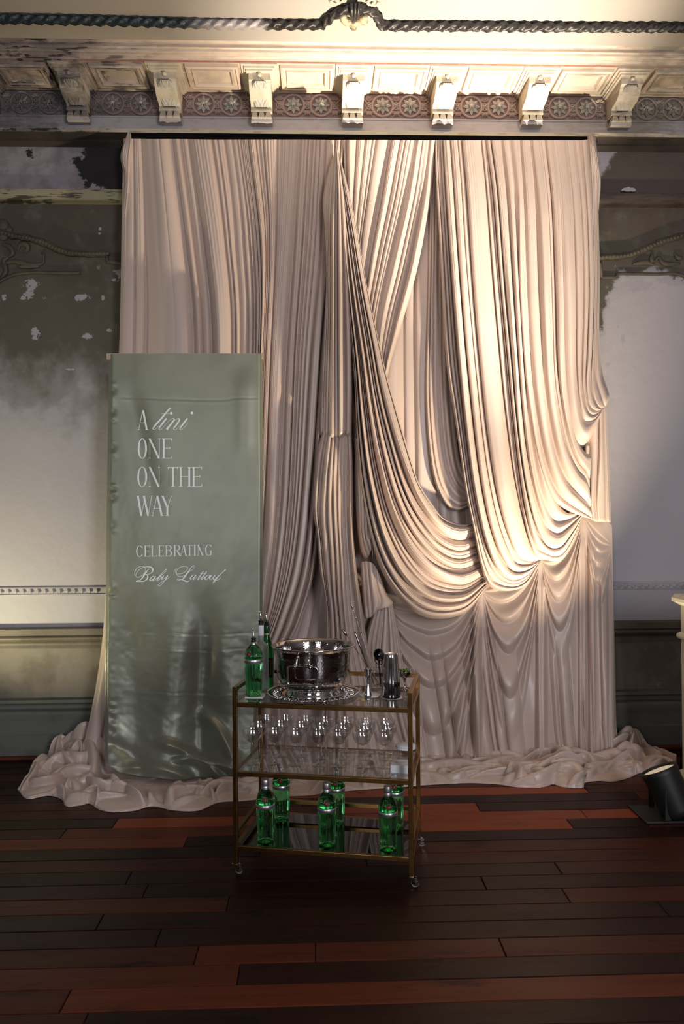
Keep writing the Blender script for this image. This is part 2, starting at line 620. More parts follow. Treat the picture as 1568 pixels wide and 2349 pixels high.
def rope_mat():
    g = Graph('dark_blue_green_rope_paint', 0.45)
    n = g.noise(16, 5)
    pale = g.math('MULTIPLY', g.rng(g.x, -0.75, -0.45), g.math('SUBTRACT', 1.0, g.rng(g.x, -0.30, -0.24)))
    blue = g.math('SUBTRACT', 1.0, g.rng(g.x, -0.6, -0.2))
    dark = g.mix(blue, (0.018, 0.015, 0.014), (0.012, 0.022, 0.027))
    col = g.mix(g.rng(n, 0.60, 0.70), dark, g.mix(blue, (0.05, 0.042, 0.036), (0.17, 0.19, 0.20)))
    col = g.mix(g.math('MULTIPLY', pale, 0.9), col, (0.42, 0.37, 0.37))
    return g.done(col, n, 0.01, 0.6)


M['rope'] = rope_mat()


def quad(name, a, b, c, d, mat):
    return mesh_obj(name, [a, b, c, d], [(0, 1, 2, 3)], mat, None, False)


struct(quad('wall_back', (X0, W, 0), (X1, W, 0), (X1, W, CEIL), (X0, W, CEIL), M['wall']),
       'peeling olive and lavender plaster wall behind the drapes', 'wall')
M['side_wall'] = pmat('side_wall_plaster', (0.20, 0.185, 0.18), 0.8, col2=(0.15, 0.14, 0.13), nscale=1.5, coord='World')
struct(quad('wall_left', (X0, YF, 0), (X0, W, 0), (X0, W, CEIL), (X0, YF, CEIL), M['side_wall']), 'plain plaster side wall of the hall', 'wall')
struct(quad('wall_right', (X1, W, 0), (X1, YF, 0), (X1, YF, CEIL), (X1, W, CEIL), M['side_wall']), 'plain plaster side wall at the bar end', 'wall')
struct(quad('wall_front', (X1, YF, 0), (X0, YF, 0), (X0, YF, CEIL), (X1, YF, CEIL), M['side_wall']), 'plain plaster wall with two tall windows', 'wall')
M['frame_white'] = pmat('window_frame_paint', (0.6, 0.6, 0.6), 0.5)
for k, xx in enumerate((2.55, -1.9)):
    wf = MB()
    for (a, b, c, d) in ((-0.75, -0.66, 0.95, 3.75), (0.66, 0.75, 0.95, 3.75), (-0.66, 0.66, 0.95, 1.0), (-0.66, 0.66, 3.70, 3.75)):
        wf.box(xx + a, xx + b, YF + 0.001, YF + 0.10, c, d)
    struct(wf.build('window_%d' % (k + 1), M['frame_white'], sm=False), 'tall white framed sash window', 'window')
# clip the ceiling under the cornice crown
struct(quad('ceiling', (X0, W, CEIL), (X1, W, CEIL), (X1, YF, CEIL), (X0, YF, CEIL), M['ceiling']), 'flat cream plaster ceiling with a rope moulding', 'ceiling')


def extrude(name, prof, mat, parent=None, x0=X0, x1=X1, sm=False, nx=1):
    """prof: (d, z) pairs, run along the back wall"""
    mb = MB()
    v, f = [], []
    n = len(prof)
    for x in np.linspace(x0, x1, nx + 1):
        v += [(x, W - d, z) for d, z in prof]
    for j in range(nx):
        for i in range(n - 1):
            f.append((j * n + i, (j + 1) * n + i, (j + 1) * n + i + 1, j * n + i + 1))
    mb.add(v, f)
    o = mb.build(name, mat, parent, sm)
    if sm: sharp(o, 40)
    return o


def arc(d0, z0, d1, z1, bulge, n=6):
    """a curved piece of profile between two points"""
    out = []
    dx, dz = d1 - d0, z1 - z0
    for k in range(1, n + 1):
        t = k / n
        s = math.sin(PI * t) * bulge
        out.append((d0 + dx * t - dz * s, z0 + dz * t + dx * s))
    return out


# ---- skirting and dado
bb = struct(empty('baseboard_back', (0, W, 0)), 'tall grey-green moulded skirting along the back wall', 'skirting')
bb.location = (0, 0, 0)
extrude('plinth_board', [(0.0, 0.255), (0.055, 0.25), (0.06, 0.155)] + [(0.066, 0.15), (0.066, 0.0)], M['base_paint'], bb)
extrude('base_moulding', [(0, 0.375), (0.05, 0.37), (0.052, 0.35)] + arc(0.052, 0.35, 0.035, 0.315, -0.3) + [(0.03, 0.305)] + arc(0.03, 0.305, 0.062, 0.27, 0.3) + [(0.062, 0.25), (0.0, 0.25)], M['base_paint'], bb, sm=True)
M['red_wood'] = pmat('red_quarter_round', (0.10, 0.02, 0.008), 0.35)
extrude('shoe_strip', [(0.066, 0.022)] + arc(0.066, 0.022, 0.088, 0.0, 0.35), M['red_wood'], bb, sm=True)
dr = extrude('trim_3', [(0, 0.832), (0.055, 0.825), (0.057, 0.785), (0.04, 0.78)] + arc(0.04, 0.78, 0.045, 0.748, 0.4) + [(0.03, 0.742)] + arc(0.03, 0.742, 0.012, 0.70, -0.3) + [(0.012, 0.692), (0, 0.69)], M['dado_paint'], sm=True)
struct(dr, 'brown moulded dado rail below the lavender plaster', 'dado rail')
# thin band of little leaves above the dado
M['lav_trim'] = pmat('lavender_trim_paint', (0.44, 0.41, 0.43), 0.6, col2=(0.36, 0.33, 0.34), nscale=6, coord='World')
lb = struct(empty('trim_4'), 'thin lavender plaster band of small leaves above the dado', 'moulding')
extrude('band_strip', [(0, 1.092), (0.012, 1.09), (0.014, 1.082), (0.007, 1.080), (0.007, 1.046), (0.014, 1.044), (0.012, 1.036), (0, 1.034)], M['lav_trim'], lb)
leafm = None
for side, (a, b) in enumerate(((-2.55, -1.42), (1.72, 2.6))):
    x = a
    while x < b:
        if leafm is None:
            q = MB()
            q.add([(-0.024, 0, 0), (0, -0.010, 0.015), (0.022, 0, 0.0), (0, -0.010, -0.015), (0.006, -0.016, 0)], [(0, 1, 4), (1, 2, 4), (2, 3, 4), (3, 0, 4)])
            lo = q.build('leaf', M['lav_trim'], lb, sm=False)
            leafm = lo.data
        else:
            lo = bpy.data.objects.new('leaf', leafm)
            C.objects.link(lo)
            lo.parent = lb
        lo.location = (x, W - 0.007, 1.063)
        x += 0.047

# ---- cornice
M['recess'] = pmat('shaded_brown_recess', (0.045, 0.032, 0.026), 0.8, col2=(0.016, 0.012, 0.011), nscale=3, coord='World')  # dark brown colour carries the shade of the gap under the ledge
cor = struct(empty('trim_1'), 'aged plaster cornice with scroll brackets and rosette frieze', 'cornice')
crown = [(0.565, CEIL)] + arc(0.565, CEIL, 0.545, CEIL - 0.022, -0.35) + [(0.545, CEIL - 0.028), (0.530, CEIL - 0.030)] + \
    arc(0.530, CEIL - 0.030, 0.505, CEIL - 0.045, 0.4) + [(0.500, CEIL - 0.046), (0.496, CEIL - 0.052), (0.478, CEIL - 0.054), (0.474, CEIL - 0.064)]
extrude('crown_moulding', crown, M['cornice'], cor, sm=True)
M['red_line'] = aged_material('faded_red_line', (0.34, 0.12, 0.09), (0.30, 0.22, 0.18), (0.02, 0.017, 0.016), 1.0, strch=(3, 1, 3), clean=0.8)
extrude('red_fillet', [(0.474, CEIL - 0.064), (0.472, CEIL - 0.069), (0.462, CEIL - 0.069)], M['red_line'], cor)
ZS = HC + 2.735
extrude('soffit_board', [(0.462, CEIL - 0.069), (0.455, ZS), (0.165, ZS)] + arc(0.165, ZS, 0.14, ZS - 0.008, 0.3), M['cornice'], cor, sm=True)
extrude('frieze_board', [(0.14, ZS - 0.008), (0.14, HC + 2.565)], M['frieze'], cor)
extrude('lower_band', [(0.14, HC + 2.566), (0.154, HC + 2.565), (0.156, HC + 2.556), (0.150, HC + 2.552), (0.160, HC + 2.478)], M['band'], cor)
extrude('ledge_fillet', [(0.160, HC + 2.480)] + arc(0.160, HC + 2.480, 0.205, HC + 2.458, -0.25) + [(0.205, HC + 2.434)], M['fillet'], cor, sm=True)
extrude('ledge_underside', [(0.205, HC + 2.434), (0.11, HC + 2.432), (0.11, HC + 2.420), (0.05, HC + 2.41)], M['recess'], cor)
# fascia and its bed moulding
def fascia_mat():
    g = Graph('mouldy_fascia_paint', 0.75)
    n1 = g.noise(3.0, 6, off=(2.2, 0, 0.4), rough=0.7)
    n2 = g.noise(9, 5)
    left = g.rng(g.x, 0.0, -0.5)
    lav = g.mix(g.rng(n2, 0.4, 0.65), (0.30, 0.27, 0.295), (0.22, 0.195, 0.205))
    brn = g.mix(g.rng(n1, 0.52, 0.58), (0.085, 0.068, 0.058), (0.33, 0.30, 0.33))
    mould = g.math('ADD', n1, g.curve(g.x, [(-4.4, -0.03), (-2.05, -0.035), (-1.75, -0.05), (-1.62, 0.0), (-1.45, 0.09), (4.2, 0.09)], -4.4, 4.2))
    lcol = g.mix(g.rng(mould, 0.56, 0.60), lav, (0.014, 0.011, 0.012))
    # pale plaster smear next to the right-hand curtain edge
    sm = g.math('MULTIPLY', g.rng(g.x, 1.60, 1.66), g.math('SUBTRACT', 1.0, g.rng(g.math('ADD', g.math('SUBTRACT', g.x, g.math('MULTIPLY', g.math('SUBTRACT', g.z, 3.7), 0.55)), g.math('MULTIPLY', n1, 0.3)), 1.98, 2.02)))
    rcol = g.mix(sm, (0.085, 0.068, 0.058), (0.36, 0.33, 0.37))
    full = g.mix(left, rcol, lcol)
    w_ = g.noise(14, 4)
    a, b = P(1444, 436, 0.05), P(1442, 442, 0.05)
    full = g.spots(full, [(float(a[0]), float(a[2]), 0.05, 0.014)], (0.5, 0.47, 0.50), w_)
    full = g.spots(full, [(float(b[0]), float(b[2]), 0.08, 0.010)], (0.006, 0.005, 0.005), w_)
    return g.done(full, n2, 0.012, 0.6)


M['fascia'] = fascia_mat()


def bed_mat():
    g = Graph('bed_moulding_paint', 0.6)
    n = g.noise(4, 6, stretch=(1.5, 1, 12), off=(3, 0, 1))
    lc_ = g.mix(g.rng(n, 0.52, 0.60), (0.30, 0.27, 0.18), (0.06, 0.042, 0.03))
    rc_ = g.mix(g.rng(n, 0.45, 0.65), (0.060, 0.042, 0.032), (0.03, 0.02, 0.016))
    return g.done(g.mix(g.rng(g.x, 0.5, -0.5), rc_, lc_), n, 0.008, 0.5)


M['bed'] = bed_mat()
fa = struct(empty('trim_2'), 'stained fascia board between the cornice and the wall', 'fascia')
extrude('fascia_board', [(0.05, HC + 2.412), (0.05, HC + 2.125)], M['fascia'], fa)
extrude('bed_moulding', [(0.05, HC + 2.135), (0.085, HC + 2.125), (0.085, HC + 2.110)] + arc(0.085, HC + 2.110, 0.02, HC + 2.065, 0.3) + [(0.0, HC + 2.06)], M['bed'], fa, sm=True)

XB = float(P(808, 235, 0.22)[0])
SP = 0.572
bx = [XB + SP * k for k in range(-5, 6)]


def bracket():
    r = empty('bracket')
    w = 0.072
    # body: scroll profile, widened to both sides; y is towards the room (negative), z relative to the soffit
    prof = [(0.0, 0.0), (0.285, 0.0), (0.285, -0.020), (0.262, -0.024), (0.262, -0.078), (0.245, -0.082)] + \
        arc(0.245, -0.082, 0.12, -0.150, 0.16, 8) + arc(0.12, -0.150, 0.085, -0.182, -0.25, 5) + [(0.095, -0.184), (0.095, -0.197), (0.0, -0.197)]
    n = len(prof)
    v = [(-w, -d, z) for d, z in prof] + [(w, -d, z) for d, z in prof]
    f = [tuple(range(n)), tuple(range(n, 2 * n))[::-1]] + [(i, i + n, (i + 1) % n + n, (i + 1) % n) for i in range(n)]
    MB().add(v, f).build('scroll_body', M['bracket'], r, sm=False)
    # side frame mouldings around the cap against the soffit
    q = MB()
    q.box(-0.118, 0.118, -0.325, 0.0, -0.012, 0.0)
    q.box(-0.100, 0.100, -0.305, 0.0, -0.024, -0.012)
    q.box(-0.088, 0.088, -0.292, 0.0, -0.034, -0.024)
    q.build('cap_moulding', M['bracket'], r, sm=False)
    k = MB()
    k.lathe([(0.0005, 0.020), (0.012, 0.016), (0.015, 0.006), (0.013, -0.002), (0.009, -0.006)], 14)
    kb = k.build('knob', M['bracket'], r)
    kb.rotation_euler = (PI / 2, 0, 0)
    kb.location = (0, -0.262, -0.048)
    # acanthus leaf following the scroll front
    nt, ns = 30, 33
    fr = spline([(0.262, -0.086), (0.238, -0.100), (0.185, -0.118), (0.135, -0.145), (0.108, -0.172)], nt)
    V = np.zeros((ns, nt, 3))
    for j in range(nt):
        t = j / (nt - 1)
        wid = 0.054 * (0.78 + 0.22 * abs(math.sin(PI * (t * 2.0 + 0.02)))) * (1.0 if t > 0.05 else 0.8)
        for i in range(ns):
            s = i / (ns - 1) * 2 - 1
            rib = 0.5 + 0.5 * math.cos(2 * PI * (abs(s) * 2.6 + t * 3.0))
            lobe = 0.55 + 0.45 * math.cos(2 * PI * (t * 1.5 - abs(s) * 0.35 + 0.1))
            h = 0.008 + 0.012 * rib * (1 - abs(s) ** 4) * lobe + 0.007 * math.exp(-(s / 0.12) ** 2) * (0.6 + 0.4 * math.cos(t * 60))
            h *= (1 - abs(s) ** 8)
            nrm = (0.42, -0.90)
            V[i, j] = (s * wid, -(fr[j, 0] + h * 0.75), fr[j, 1] - h * 0.5)
    V[0, :, 1] += 0.02
    V[-1, :, 1] += 0.02
    grid_obj('acanthus_leaf', V, M['rosette'], r)
    for kx in (-0.046, 0.0, 0.046):
        g_ = MB()
        g_.frustum((kx, -0.064, -0.197), 0.014, 0.026, (kx, -0.066, -0.240), 0.022, 0.036)
        g_.build('gutta', M['bracket'], r, sm=False)
    p = MB()
    p.box(-0.072, 0.072, -0.085, -0.02, -0.262, -0.240)
    p.build('drop_block', M['band'], r, sm=False)
    return r


def place_parts(proto, locs, parent):
    out = []
    for i, l in enumerate(locs):
        o = proto if i == 0 else copy_tree(proto)
        o.parent = parent
        o.location = l
        out.append(o)
    return out


for b_ in place_parts(bracket(), [(x, W - 0.14, ZS) for x in bx], cor):
    b_.scale = (0.92, 1.0, 0.90)


def rect_frame(mb, x0, x1, y0, y1, prof):
    """mitred picture-frame moulding; prof = list of (inset, z)"""
    v, f = [], []
    for ins, z in prof:
        v += [(x0 + ins, y0 + ins, z), (x1 - ins, y0 + ins, z), (x1 - ins, y1 - ins, z), (x0 + ins, y1 - ins, z)]
    for i in range(len(prof) - 1):
        for k in range(4):
            k2 = (k + 1) % 4
            f.append((i * 4 + k, i * 4 + k2, (i + 1) * 4 + k2, (i + 1) * 4 + k))
    n = (len(prof) - 1) * 4
    f.append((n, n + 1, n + 2, n + 3))
    mb.add(v, f)


cof = None
pts = []
for k in range(len(bx) - 1):
    pts.append(((bx[k] + bx[k + 1]) / 2, W - 0.312, ZS))
m_ = MB()
rect_frame(m_, -0.160, 0.160, -0.132, 0.120, [(0, 0.001), (0.002, -0.020), (0.016, -0.024), (0.022, -0.012), (0.034, -0.012), (0.038, -0.024), (0.050, -0.022), (0.060, -0.002), (0.064, -0.0015)])
cof = m_.build('coffer_panel', M['cornice'], cor, sm=False)
place_parts(cof, pts, cor)

# frieze ornament: two ringed rosettes a bay, small rosettes and leaf sprays between them
def rosette(R, ring, petals, deep):
    r = empty('rosette')
    q = MB()
    q.tube([(R * math.cos(2 * PI * k / 36), 0, R * math.sin(2 * PI * k / 36)) for k in range(36)], ring, 8, closed=True)
    q.build('ring', M['frieze2'], r)
    fl = MB()
    for lay, (nn, r0, r1, hh, ph) in enumerate(((petals, 0.20, 0.86, deep * 0.55, 0.0), (petals, 0.12, 0.55, deep, 0.5))):
        for k in range(nn):
            a = 2 * PI * (k + ph) / nn
            ca, sa = math.cos(a), math.sin(a)
            wv = PI / nn * 0.92

            def pt(rr, off, h):
                b = a + off
                return (R * rr * math.cos(b), -h, R * rr * math.sin(b))
            mid = (r0 + r1) / 2
            fl.add([pt(r0, 0, hh), pt(mid, -wv, hh * 0.55), pt(r1, 0, hh * 0.35), pt(mid, wv, hh * 0.55), pt(mid, 0, hh * 1.25)],
                   [(0, 1, 4), (1, 2, 4), (2, 3, 4), (3, 0, 4)])
    fl.ball((0, -deep * 1.0, 0), R * 0.17, 10, 6, (1, 0.7, 1))
    for k in range(6):
        a = 2 * PI * k / 6
        fl.ball((R * 0.2 * math.cos(a), -deep * 1.05, R * 0.2 * math.sin(a)), R * 0.07, 6, 4)
    fl.build('flower', M['rosette'], r, sm=False)
    return r


M['frieze2'] = aged_material('frieze_ring_plaster', (0.42, 0.31, 0.27), (0.26, 0.19, 0.17), (0.04, 0.033, 0.032), 0.3, strch=(3, 1, 3))
zf = HC + 2.648
big = rosette(0.067, 0.0085, 8, 0.022)
locs, small_l, spray_l = [], [], []
for k in range(len(bx) - 1):
    c = (bx[k] + bx[k + 1]) / 2
    for s in (-1, 1):
        locs.append((c + s * 0.088, W - 0.143, zf))
    for s in (-1, 0, 1):
        small_l.append((c + s * 0.176, W - 0.143, zf))
        for u in (-1, 1):
            spray_l.append((c + s * 0.176, W - 0.142, zf + u * 0.052, u))
place_parts(big, locs, cor)
place_parts(rosette(0.021, 0.005, 5, 0.012), small_l, cor)


def spray():
    q = MB()
    for a in (-62, -28, 0, 28, 62):
        b = math.radians(a)
        L = 0.040 if a else 0.034
        dx, dz = math.sin(b), math.cos(b)
        nx, nz = dz, -dx
        q.add([(0, 0, -0.020), (dx * L * 0.55 + nx * 0.009, -0.006, dz * L * 0.55 - 0.020 + nz * 0.009), (dx * L, -0.002, dz * L - 0.020),
               (dx * L * 0.55 - nx * 0.009, -0.006, dz * L * 0.55 - 0.020 - nz * 0.009), (dx * L * 0.6, -0.015, dz * L * 0.6 - 0.020)],
              [(0, 1, 4), (1, 2, 4), (2, 3, 4), (3, 0, 4)])
    return q.build('leaf_spray', M['frieze2'], cor, sm=False)


sp0 = spray()
for i, (x, y, z, u) in enumerate(spray_l):
    o = sp0 if i == 0 else sp0.copy()
    if i: C.objects.link(o)
    o.location = (x, y, z)
    o.rotation_euler = (0, 0 if u > 0 else PI, 0)
# continuous guilloche ribbon that links the rings
rb = MB()
for sgn in (-1, 1):
    for k in range(len(bx) - 1):
        c = (bx[k] + bx[k + 1]) / 2
        xs = np.linspace(c - 0.215, c + 0.215, 60)
        rb.tube([(x, W - 0.144 - 0.002 * sgn, zf + sgn * 0.068 * math.cos(PI * (x - c - 0.088) / 0.176)) for x in xs], 0.0055, 6)
rb.build('guilloche_ribbon', M['frieze2'], cor)
extrude('frieze_top_bead', [(0.14, ZS - 0.006)] + arc(0.14, ZS - 0.006, 0.14, ZS - 0.014, -0.5), M['frieze2'], cor, sm=True)

# ---- rope moulding and central shell on the ceiling
rt = struct(empty('trim_5'), 'dark twisted leaf rope moulding running along the ceiling', 'moulding')


def rope(name, pts, r, mat, parent, twist=95.0, n=20, amp=0.22, step=0.006):
    L = np.linalg.norm(np.diff(np.asarray(pts), axis=0), axis=1).sum()
    c = spline(pts, max(8, int(L / step)))
    # arc length spline in 3-D (first two axes carry the length)
    T = np.gradient(c, axis=0)
    T /= np.linalg.norm(T, axis=1)[:, None]
    up = np.array([0, 0, 1.0]) if abs(T[0, 2]) < 0.9 else np.array([0, 1.0, 0])
    A = np.cross(T, up); A /= np.linalg.norm(A, axis=1)[:, None]
    B = np.cross(A, T)
    s = np.arange(len(c)) * step
    V = np.zeros((n, len(c), 3))
    for k in range(n):
        a = 2 * PI * k / n
        rr = r * (1 + amp * np.cos(3 * a - s * twist) + 0.30 * fbm(s * 45 + 4 * math.cos(a), np.full(len(s), 4 * math.sin(a)), 5, 3) * 2)
        V[k] = c + (A * math.cos(a) + B * math.sin(a)) * rr[:, None]
    return grid_obj(name, V, mat, parent, close_u=True)


def ceil_pt(px, py, drop=0.02):
    return tuple(G(px, py, CEIL - drop))


rope('rope_run', [ceil_pt(-500, 37), ceil_pt(0, 43), ceil_pt(250, 48), ceil_pt(500, 55), ceil_pt(690, 57), ceil_pt(738, 57)], 0.023, M['rope'], rt)
rope('rope_arch', [ceil_pt(738, 58), ceil_pt(752, 46), ceil_pt(768, 32), ceil_pt(790, 23), ceil_pt(813, 18), ceil_pt(838, 21), ceil_pt(858, 29), ceil_pt(868, 44), ceil_pt(875, 60)], 0.023, M['rope'], rt)
rope('rope_run', [ceil_pt(877, 59), ceil_pt(1050, 60), ceil_pt(1300, 62), ceil_pt(1568, 63), ceil_pt(2050, 66)], 0.023, M['rope'], rt)
cl = MB()
cc = np.array(ceil_pt(813, 22))
for k in (-1, 0, 1):
    cl.tube([cc + (k * 0.014, 0.03, -0.03), cc + (k * 0.017, -0.02, -0.035), cc + (k * 0.020, -0.07, -0.01)], [0.010, 0.012, 0.008], 8)
cl.build('clasp', M['rope'], rt)
M['shell'] = pmat('ochre_shell_plaster', (0.42, 0.33, 0.20), 0.6, col2=(0.10, 0.085, 0.065), nscale=14, coord='World', thr=(0.48, 0.56))
sh = MB()
s0 = np.array(ceil_pt(812, 42, 0.012))
rnd = random.Random(4)
for k in range(16):
    a = PI * (k + 0.5) / 16
    R = 0.055 + 0.02 * rnd.random()
    sh.ball((s0[0] + R * math.cos(a) * 0.95, s0[1] - 0.02 + R * math.sin(a) * 0.9, CEIL - 0.012), 0.020 + 0.008 * rnd.random(), 8, 6, (1, 1, 0.9))
sh.ball((s0[0], s0[1] + 0.07, CEIL - 0.015), 0.022, 8, 6)
sh.build('shell', M['shell'], rt)
sc_ = MB()
s1 = np.array(ceil_pt(812, -12, 0.005))
for s in (-1, 1):
    for k, (ax, ay, R) in enumerate(((0.10, 0.05, 0.035), (0.15, 0.0, 0.04), (0.06, 0.0, 0.035), (0.11, -0.07, 0.045), (0.03, -0.06, 0.05))):
        cxy = (s1[0] + s * ax, s1[1] + ay)
        sc_.tube([(cxy[0] + R * (1 - t / 30) * math.cos(s * t * 0.35 + k), cxy[1] + R * (1 - t / 30) * math.sin(s * t * 0.35 + k), CEIL - 0.006) for t in range(24)], 0.010, 6)
M['ceil_orn'] = pmat('ceiling_scroll_plaster', (0.42, 0.38, 0.30), 0.7, col2=(0.28, 0.26, 0.21), nscale=10, coord='World')
sc_.build('scroll_ornament', M['ceil_orn'], rt)

# ---- plaster reliefs left and right of the drapes
def wall_line(pts, d=0.012):
    return [tuple(P(a, b, d)) for a, b in pts]


for num, (side, rp, lo, box, scrolls) in enumerate((
        ('l', [(-120, 500), (-40, 520), (25, 539), (61, 545), (101, 557), (129, 570), (165, 580), (215, 582), (246, 581)],
         [(-60, 690), (0, 646), (30, 631), (60, 626), (89, 625), (140, 626), (184, 626)],
         [(246, 581), (247, 601), (290, 603)],
         [[(40, 575), (48, 560), (62, 562), (64, 572), (55, 576)], [(0, 612), (25, 600), (45, 602), (70, 608), (98, 604), (102, 590), (96, 580)], [(0, 640), (14, 622), (8, 600), (20, 590)],
          [(40, 604), (46, 612), (60, 610), (90, 612)], [(5, 560), (20, 565), (30, 580), (20, 590)]]),
        ('r', [(1350, 590), (1377, 589), (1432, 586), (1472, 574), (1512, 556), (1567, 540), (1640, 522), (1720, 500)],
         [(1378, 636), (1414, 636), (1417, 628), (1460, 628), (1506, 629), (1550, 628), (1600, 645)],
         [(1340, 604), (1377, 604), (1378, 637)],
         [[(1500, 600), (1510, 590), (1516, 600), (1530, 606), (1560, 604)], [(1546, 580), (1552, 590), (1566, 594)], [(1495, 582), (1493, 595), (1498, 602)], [(1450, 606), (1480, 602), (1500, 608)]]))):
    e = struct(empty('trim_%d' % (6 + num)), ('olive plaster relief frame beside the green banner' if side == 'l' else 'dark brown plaster relief frame beside the swagged curtain edge'), 'moulding')
    rope('beaded_rope', wall_line(rp, 0.018), 0.020, M['relief'], e, twist=0.0, amp=0.0, n=8)
    mbx = MB()
    c = spline(np.array(wall_line(rp, 0.036))[:, [0, 2, 1]], 48)
    for q in c:
        mbx.ball((q[0], q[2], q[1]), 0.012, 8, 6, (1.5, 0.8, 1))
    mbx.build('beads', M['relief'], e)['kind'] = 'stuff'
    l2 = MB()
    l2.tube([tuple(x) for x in spline(np.array(wall_line(lo, 0.008)), 40)], 0.011, 6)
    l2.build('lower_bead', M['relief'], e)
    l3 = MB()
    l3.tube(wall_line(box, 0.008), 0.014, 6)
    l3.build('corner_bead', M['relief'], e)
    for sc in scrolls:
        l4 = MB()
        cc_ = spline(np.array(wall_line(sc, 0.006)), 26)
        l4.tube([tuple(x) for x in cc_], [0.006 + 0.012 * math.sin(PI * k / 25) for k in range(26)], 8)
        l4.build('scroll', M['relief'], e)
    if side == 'l':
        l5 = MB()
        for (a, b, rr) in ((5, 520, 0.05), (18, 528, 0.035), (8, 540, 0.035), (-10, 530, 0.05)):
            l5.ball(tuple(P(a, b, 0.01)), rr, 10, 8, (1, 0.6, 1))
        l5.build('boss', M['relief'], e)

# ---- floor of boards running along the wall
fl = struct(empty('floor'), 'dark red-brown varnished timber plank floor', 'floor')


def wood(name, a, b, dark, rough):
    g = Graph(name, rough)
    oi = N(g.nt, 'ShaderNodeObjectInfo')
    st = g.noise(3.0, 6, stretch=(0.5, 9, 1), off=(2, 1, 0), rough=0.65)
    sp = g.noise(2.2, 6, stretch=(0.8, 3.5, 1), off=(5, 3, 0), rough=0.7)
    fine = g.noise(30, 4, stretch=(0.2, 6, 1))
    col = g.mix(g.rng(st, 0.35, 0.7), a, b)
    col = g.mix(g.rng(sp, 0.56, 0.68), col, dark)
    col = g.mix(g.math('MULTIPLY', oi.outputs['Random'], 0.55), col, dark)
    g.b.inputs['Specular IOR Level'].default_value = 0.14
    rr = g.math('MULTIPLY_ADD', sp, 0.22, rough - 0.08)
    g.nt.links.new(rr, g.b.inputs['Roughness'])
    return g.done(col, fine, 0.002, 0.35)


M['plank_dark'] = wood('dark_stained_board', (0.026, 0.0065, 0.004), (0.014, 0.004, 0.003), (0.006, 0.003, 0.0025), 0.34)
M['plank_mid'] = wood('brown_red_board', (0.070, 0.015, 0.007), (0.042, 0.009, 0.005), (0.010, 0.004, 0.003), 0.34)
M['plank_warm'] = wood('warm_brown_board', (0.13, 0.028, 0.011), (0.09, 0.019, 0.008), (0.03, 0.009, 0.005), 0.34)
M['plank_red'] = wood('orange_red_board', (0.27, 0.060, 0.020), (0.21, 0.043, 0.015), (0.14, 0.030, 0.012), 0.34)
mesh_obj('floor_bed', [(X0, YF, -0.022), (X1, YF, -0.022), (X1, W, -0.022), (X0, W, -0.022)], [(0, 1, 2, 3)], M['black'], fl, False)
pm = {}
PW = 0.122
rnd = random.Random(11)
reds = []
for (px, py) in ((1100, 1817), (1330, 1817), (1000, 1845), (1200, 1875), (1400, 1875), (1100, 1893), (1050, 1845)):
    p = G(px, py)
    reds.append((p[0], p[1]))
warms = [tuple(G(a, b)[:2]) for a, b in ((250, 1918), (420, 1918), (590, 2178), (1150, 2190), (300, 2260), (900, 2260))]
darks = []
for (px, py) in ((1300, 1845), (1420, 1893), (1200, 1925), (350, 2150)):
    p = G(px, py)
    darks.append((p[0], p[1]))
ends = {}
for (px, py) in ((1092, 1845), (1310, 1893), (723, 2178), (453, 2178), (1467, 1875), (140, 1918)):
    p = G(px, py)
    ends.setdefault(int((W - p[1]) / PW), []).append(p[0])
nrow = int((W - 0.9) / PW)
for r in range(nrow):
    y1 = W - r * PW
    y0 = y1 - PW
    cuts = sorted(ends.get(r, []))
    x = X0
    xs = [X0]
    while True:
        x += rnd.uniform(1.1, 2.6)
        if x > X1 - 0.4: break
        if all(abs(x - c) > 0.5 for c in cuts):
            xs.append(x)
    xs = sorted(xs + cuts) + [X1]
    for a, b in zip(xs[:-1], xs[1:]):
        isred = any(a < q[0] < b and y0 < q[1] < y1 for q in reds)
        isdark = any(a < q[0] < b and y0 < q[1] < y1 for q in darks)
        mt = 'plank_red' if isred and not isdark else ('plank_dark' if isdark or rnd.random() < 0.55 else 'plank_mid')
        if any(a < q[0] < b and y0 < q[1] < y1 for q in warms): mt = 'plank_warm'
        g_ = 0.0012
        dz = rnd.uniform(-0.0012, 0.0)
        mb = MB()
        c = 0.003
        mb.add([(a + g_, y0 + g_, -0.02), (b - g_, y0 + g_, -0.02), (b - g_, y1 - g_, -0.02), (a + g_, y1 - g_, -0.02),
                (a + g_, y0 + g_, dz - c), (b - g_, y0 + g_, dz - c), (b - g_, y1 - g_, dz - c), (a + g_, y1 - g_, dz - c),
                (a + g_ + c, y0 + g_ + c, dz), (b - g_ - c, y0 + g_ + c, dz), (b - g_ - c, y1 - g_ - c, dz), (a + g_ + c, y1 - g_ - c, dz)],
               [(0, 1, 5, 4), (1, 2, 6, 5), (2, 3, 7, 6), (3, 0, 4, 7), (4, 5, 9, 8), (5, 6, 10, 9), (6, 7, 11, 10), (7, 4, 8, 11), (8, 9, 10, 11)])
        mb.build('plank', M[mt], fl, sm=False)
mesh_obj('floor_rear', [(X0, YF, -0.002), (X1, YF, -0.002), (X1, W - nrow * PW, -0.002), (X0, W - nrow * PW, -0.002)], [(0, 1, 2, 3)], M['plank_dark'], fl, False)

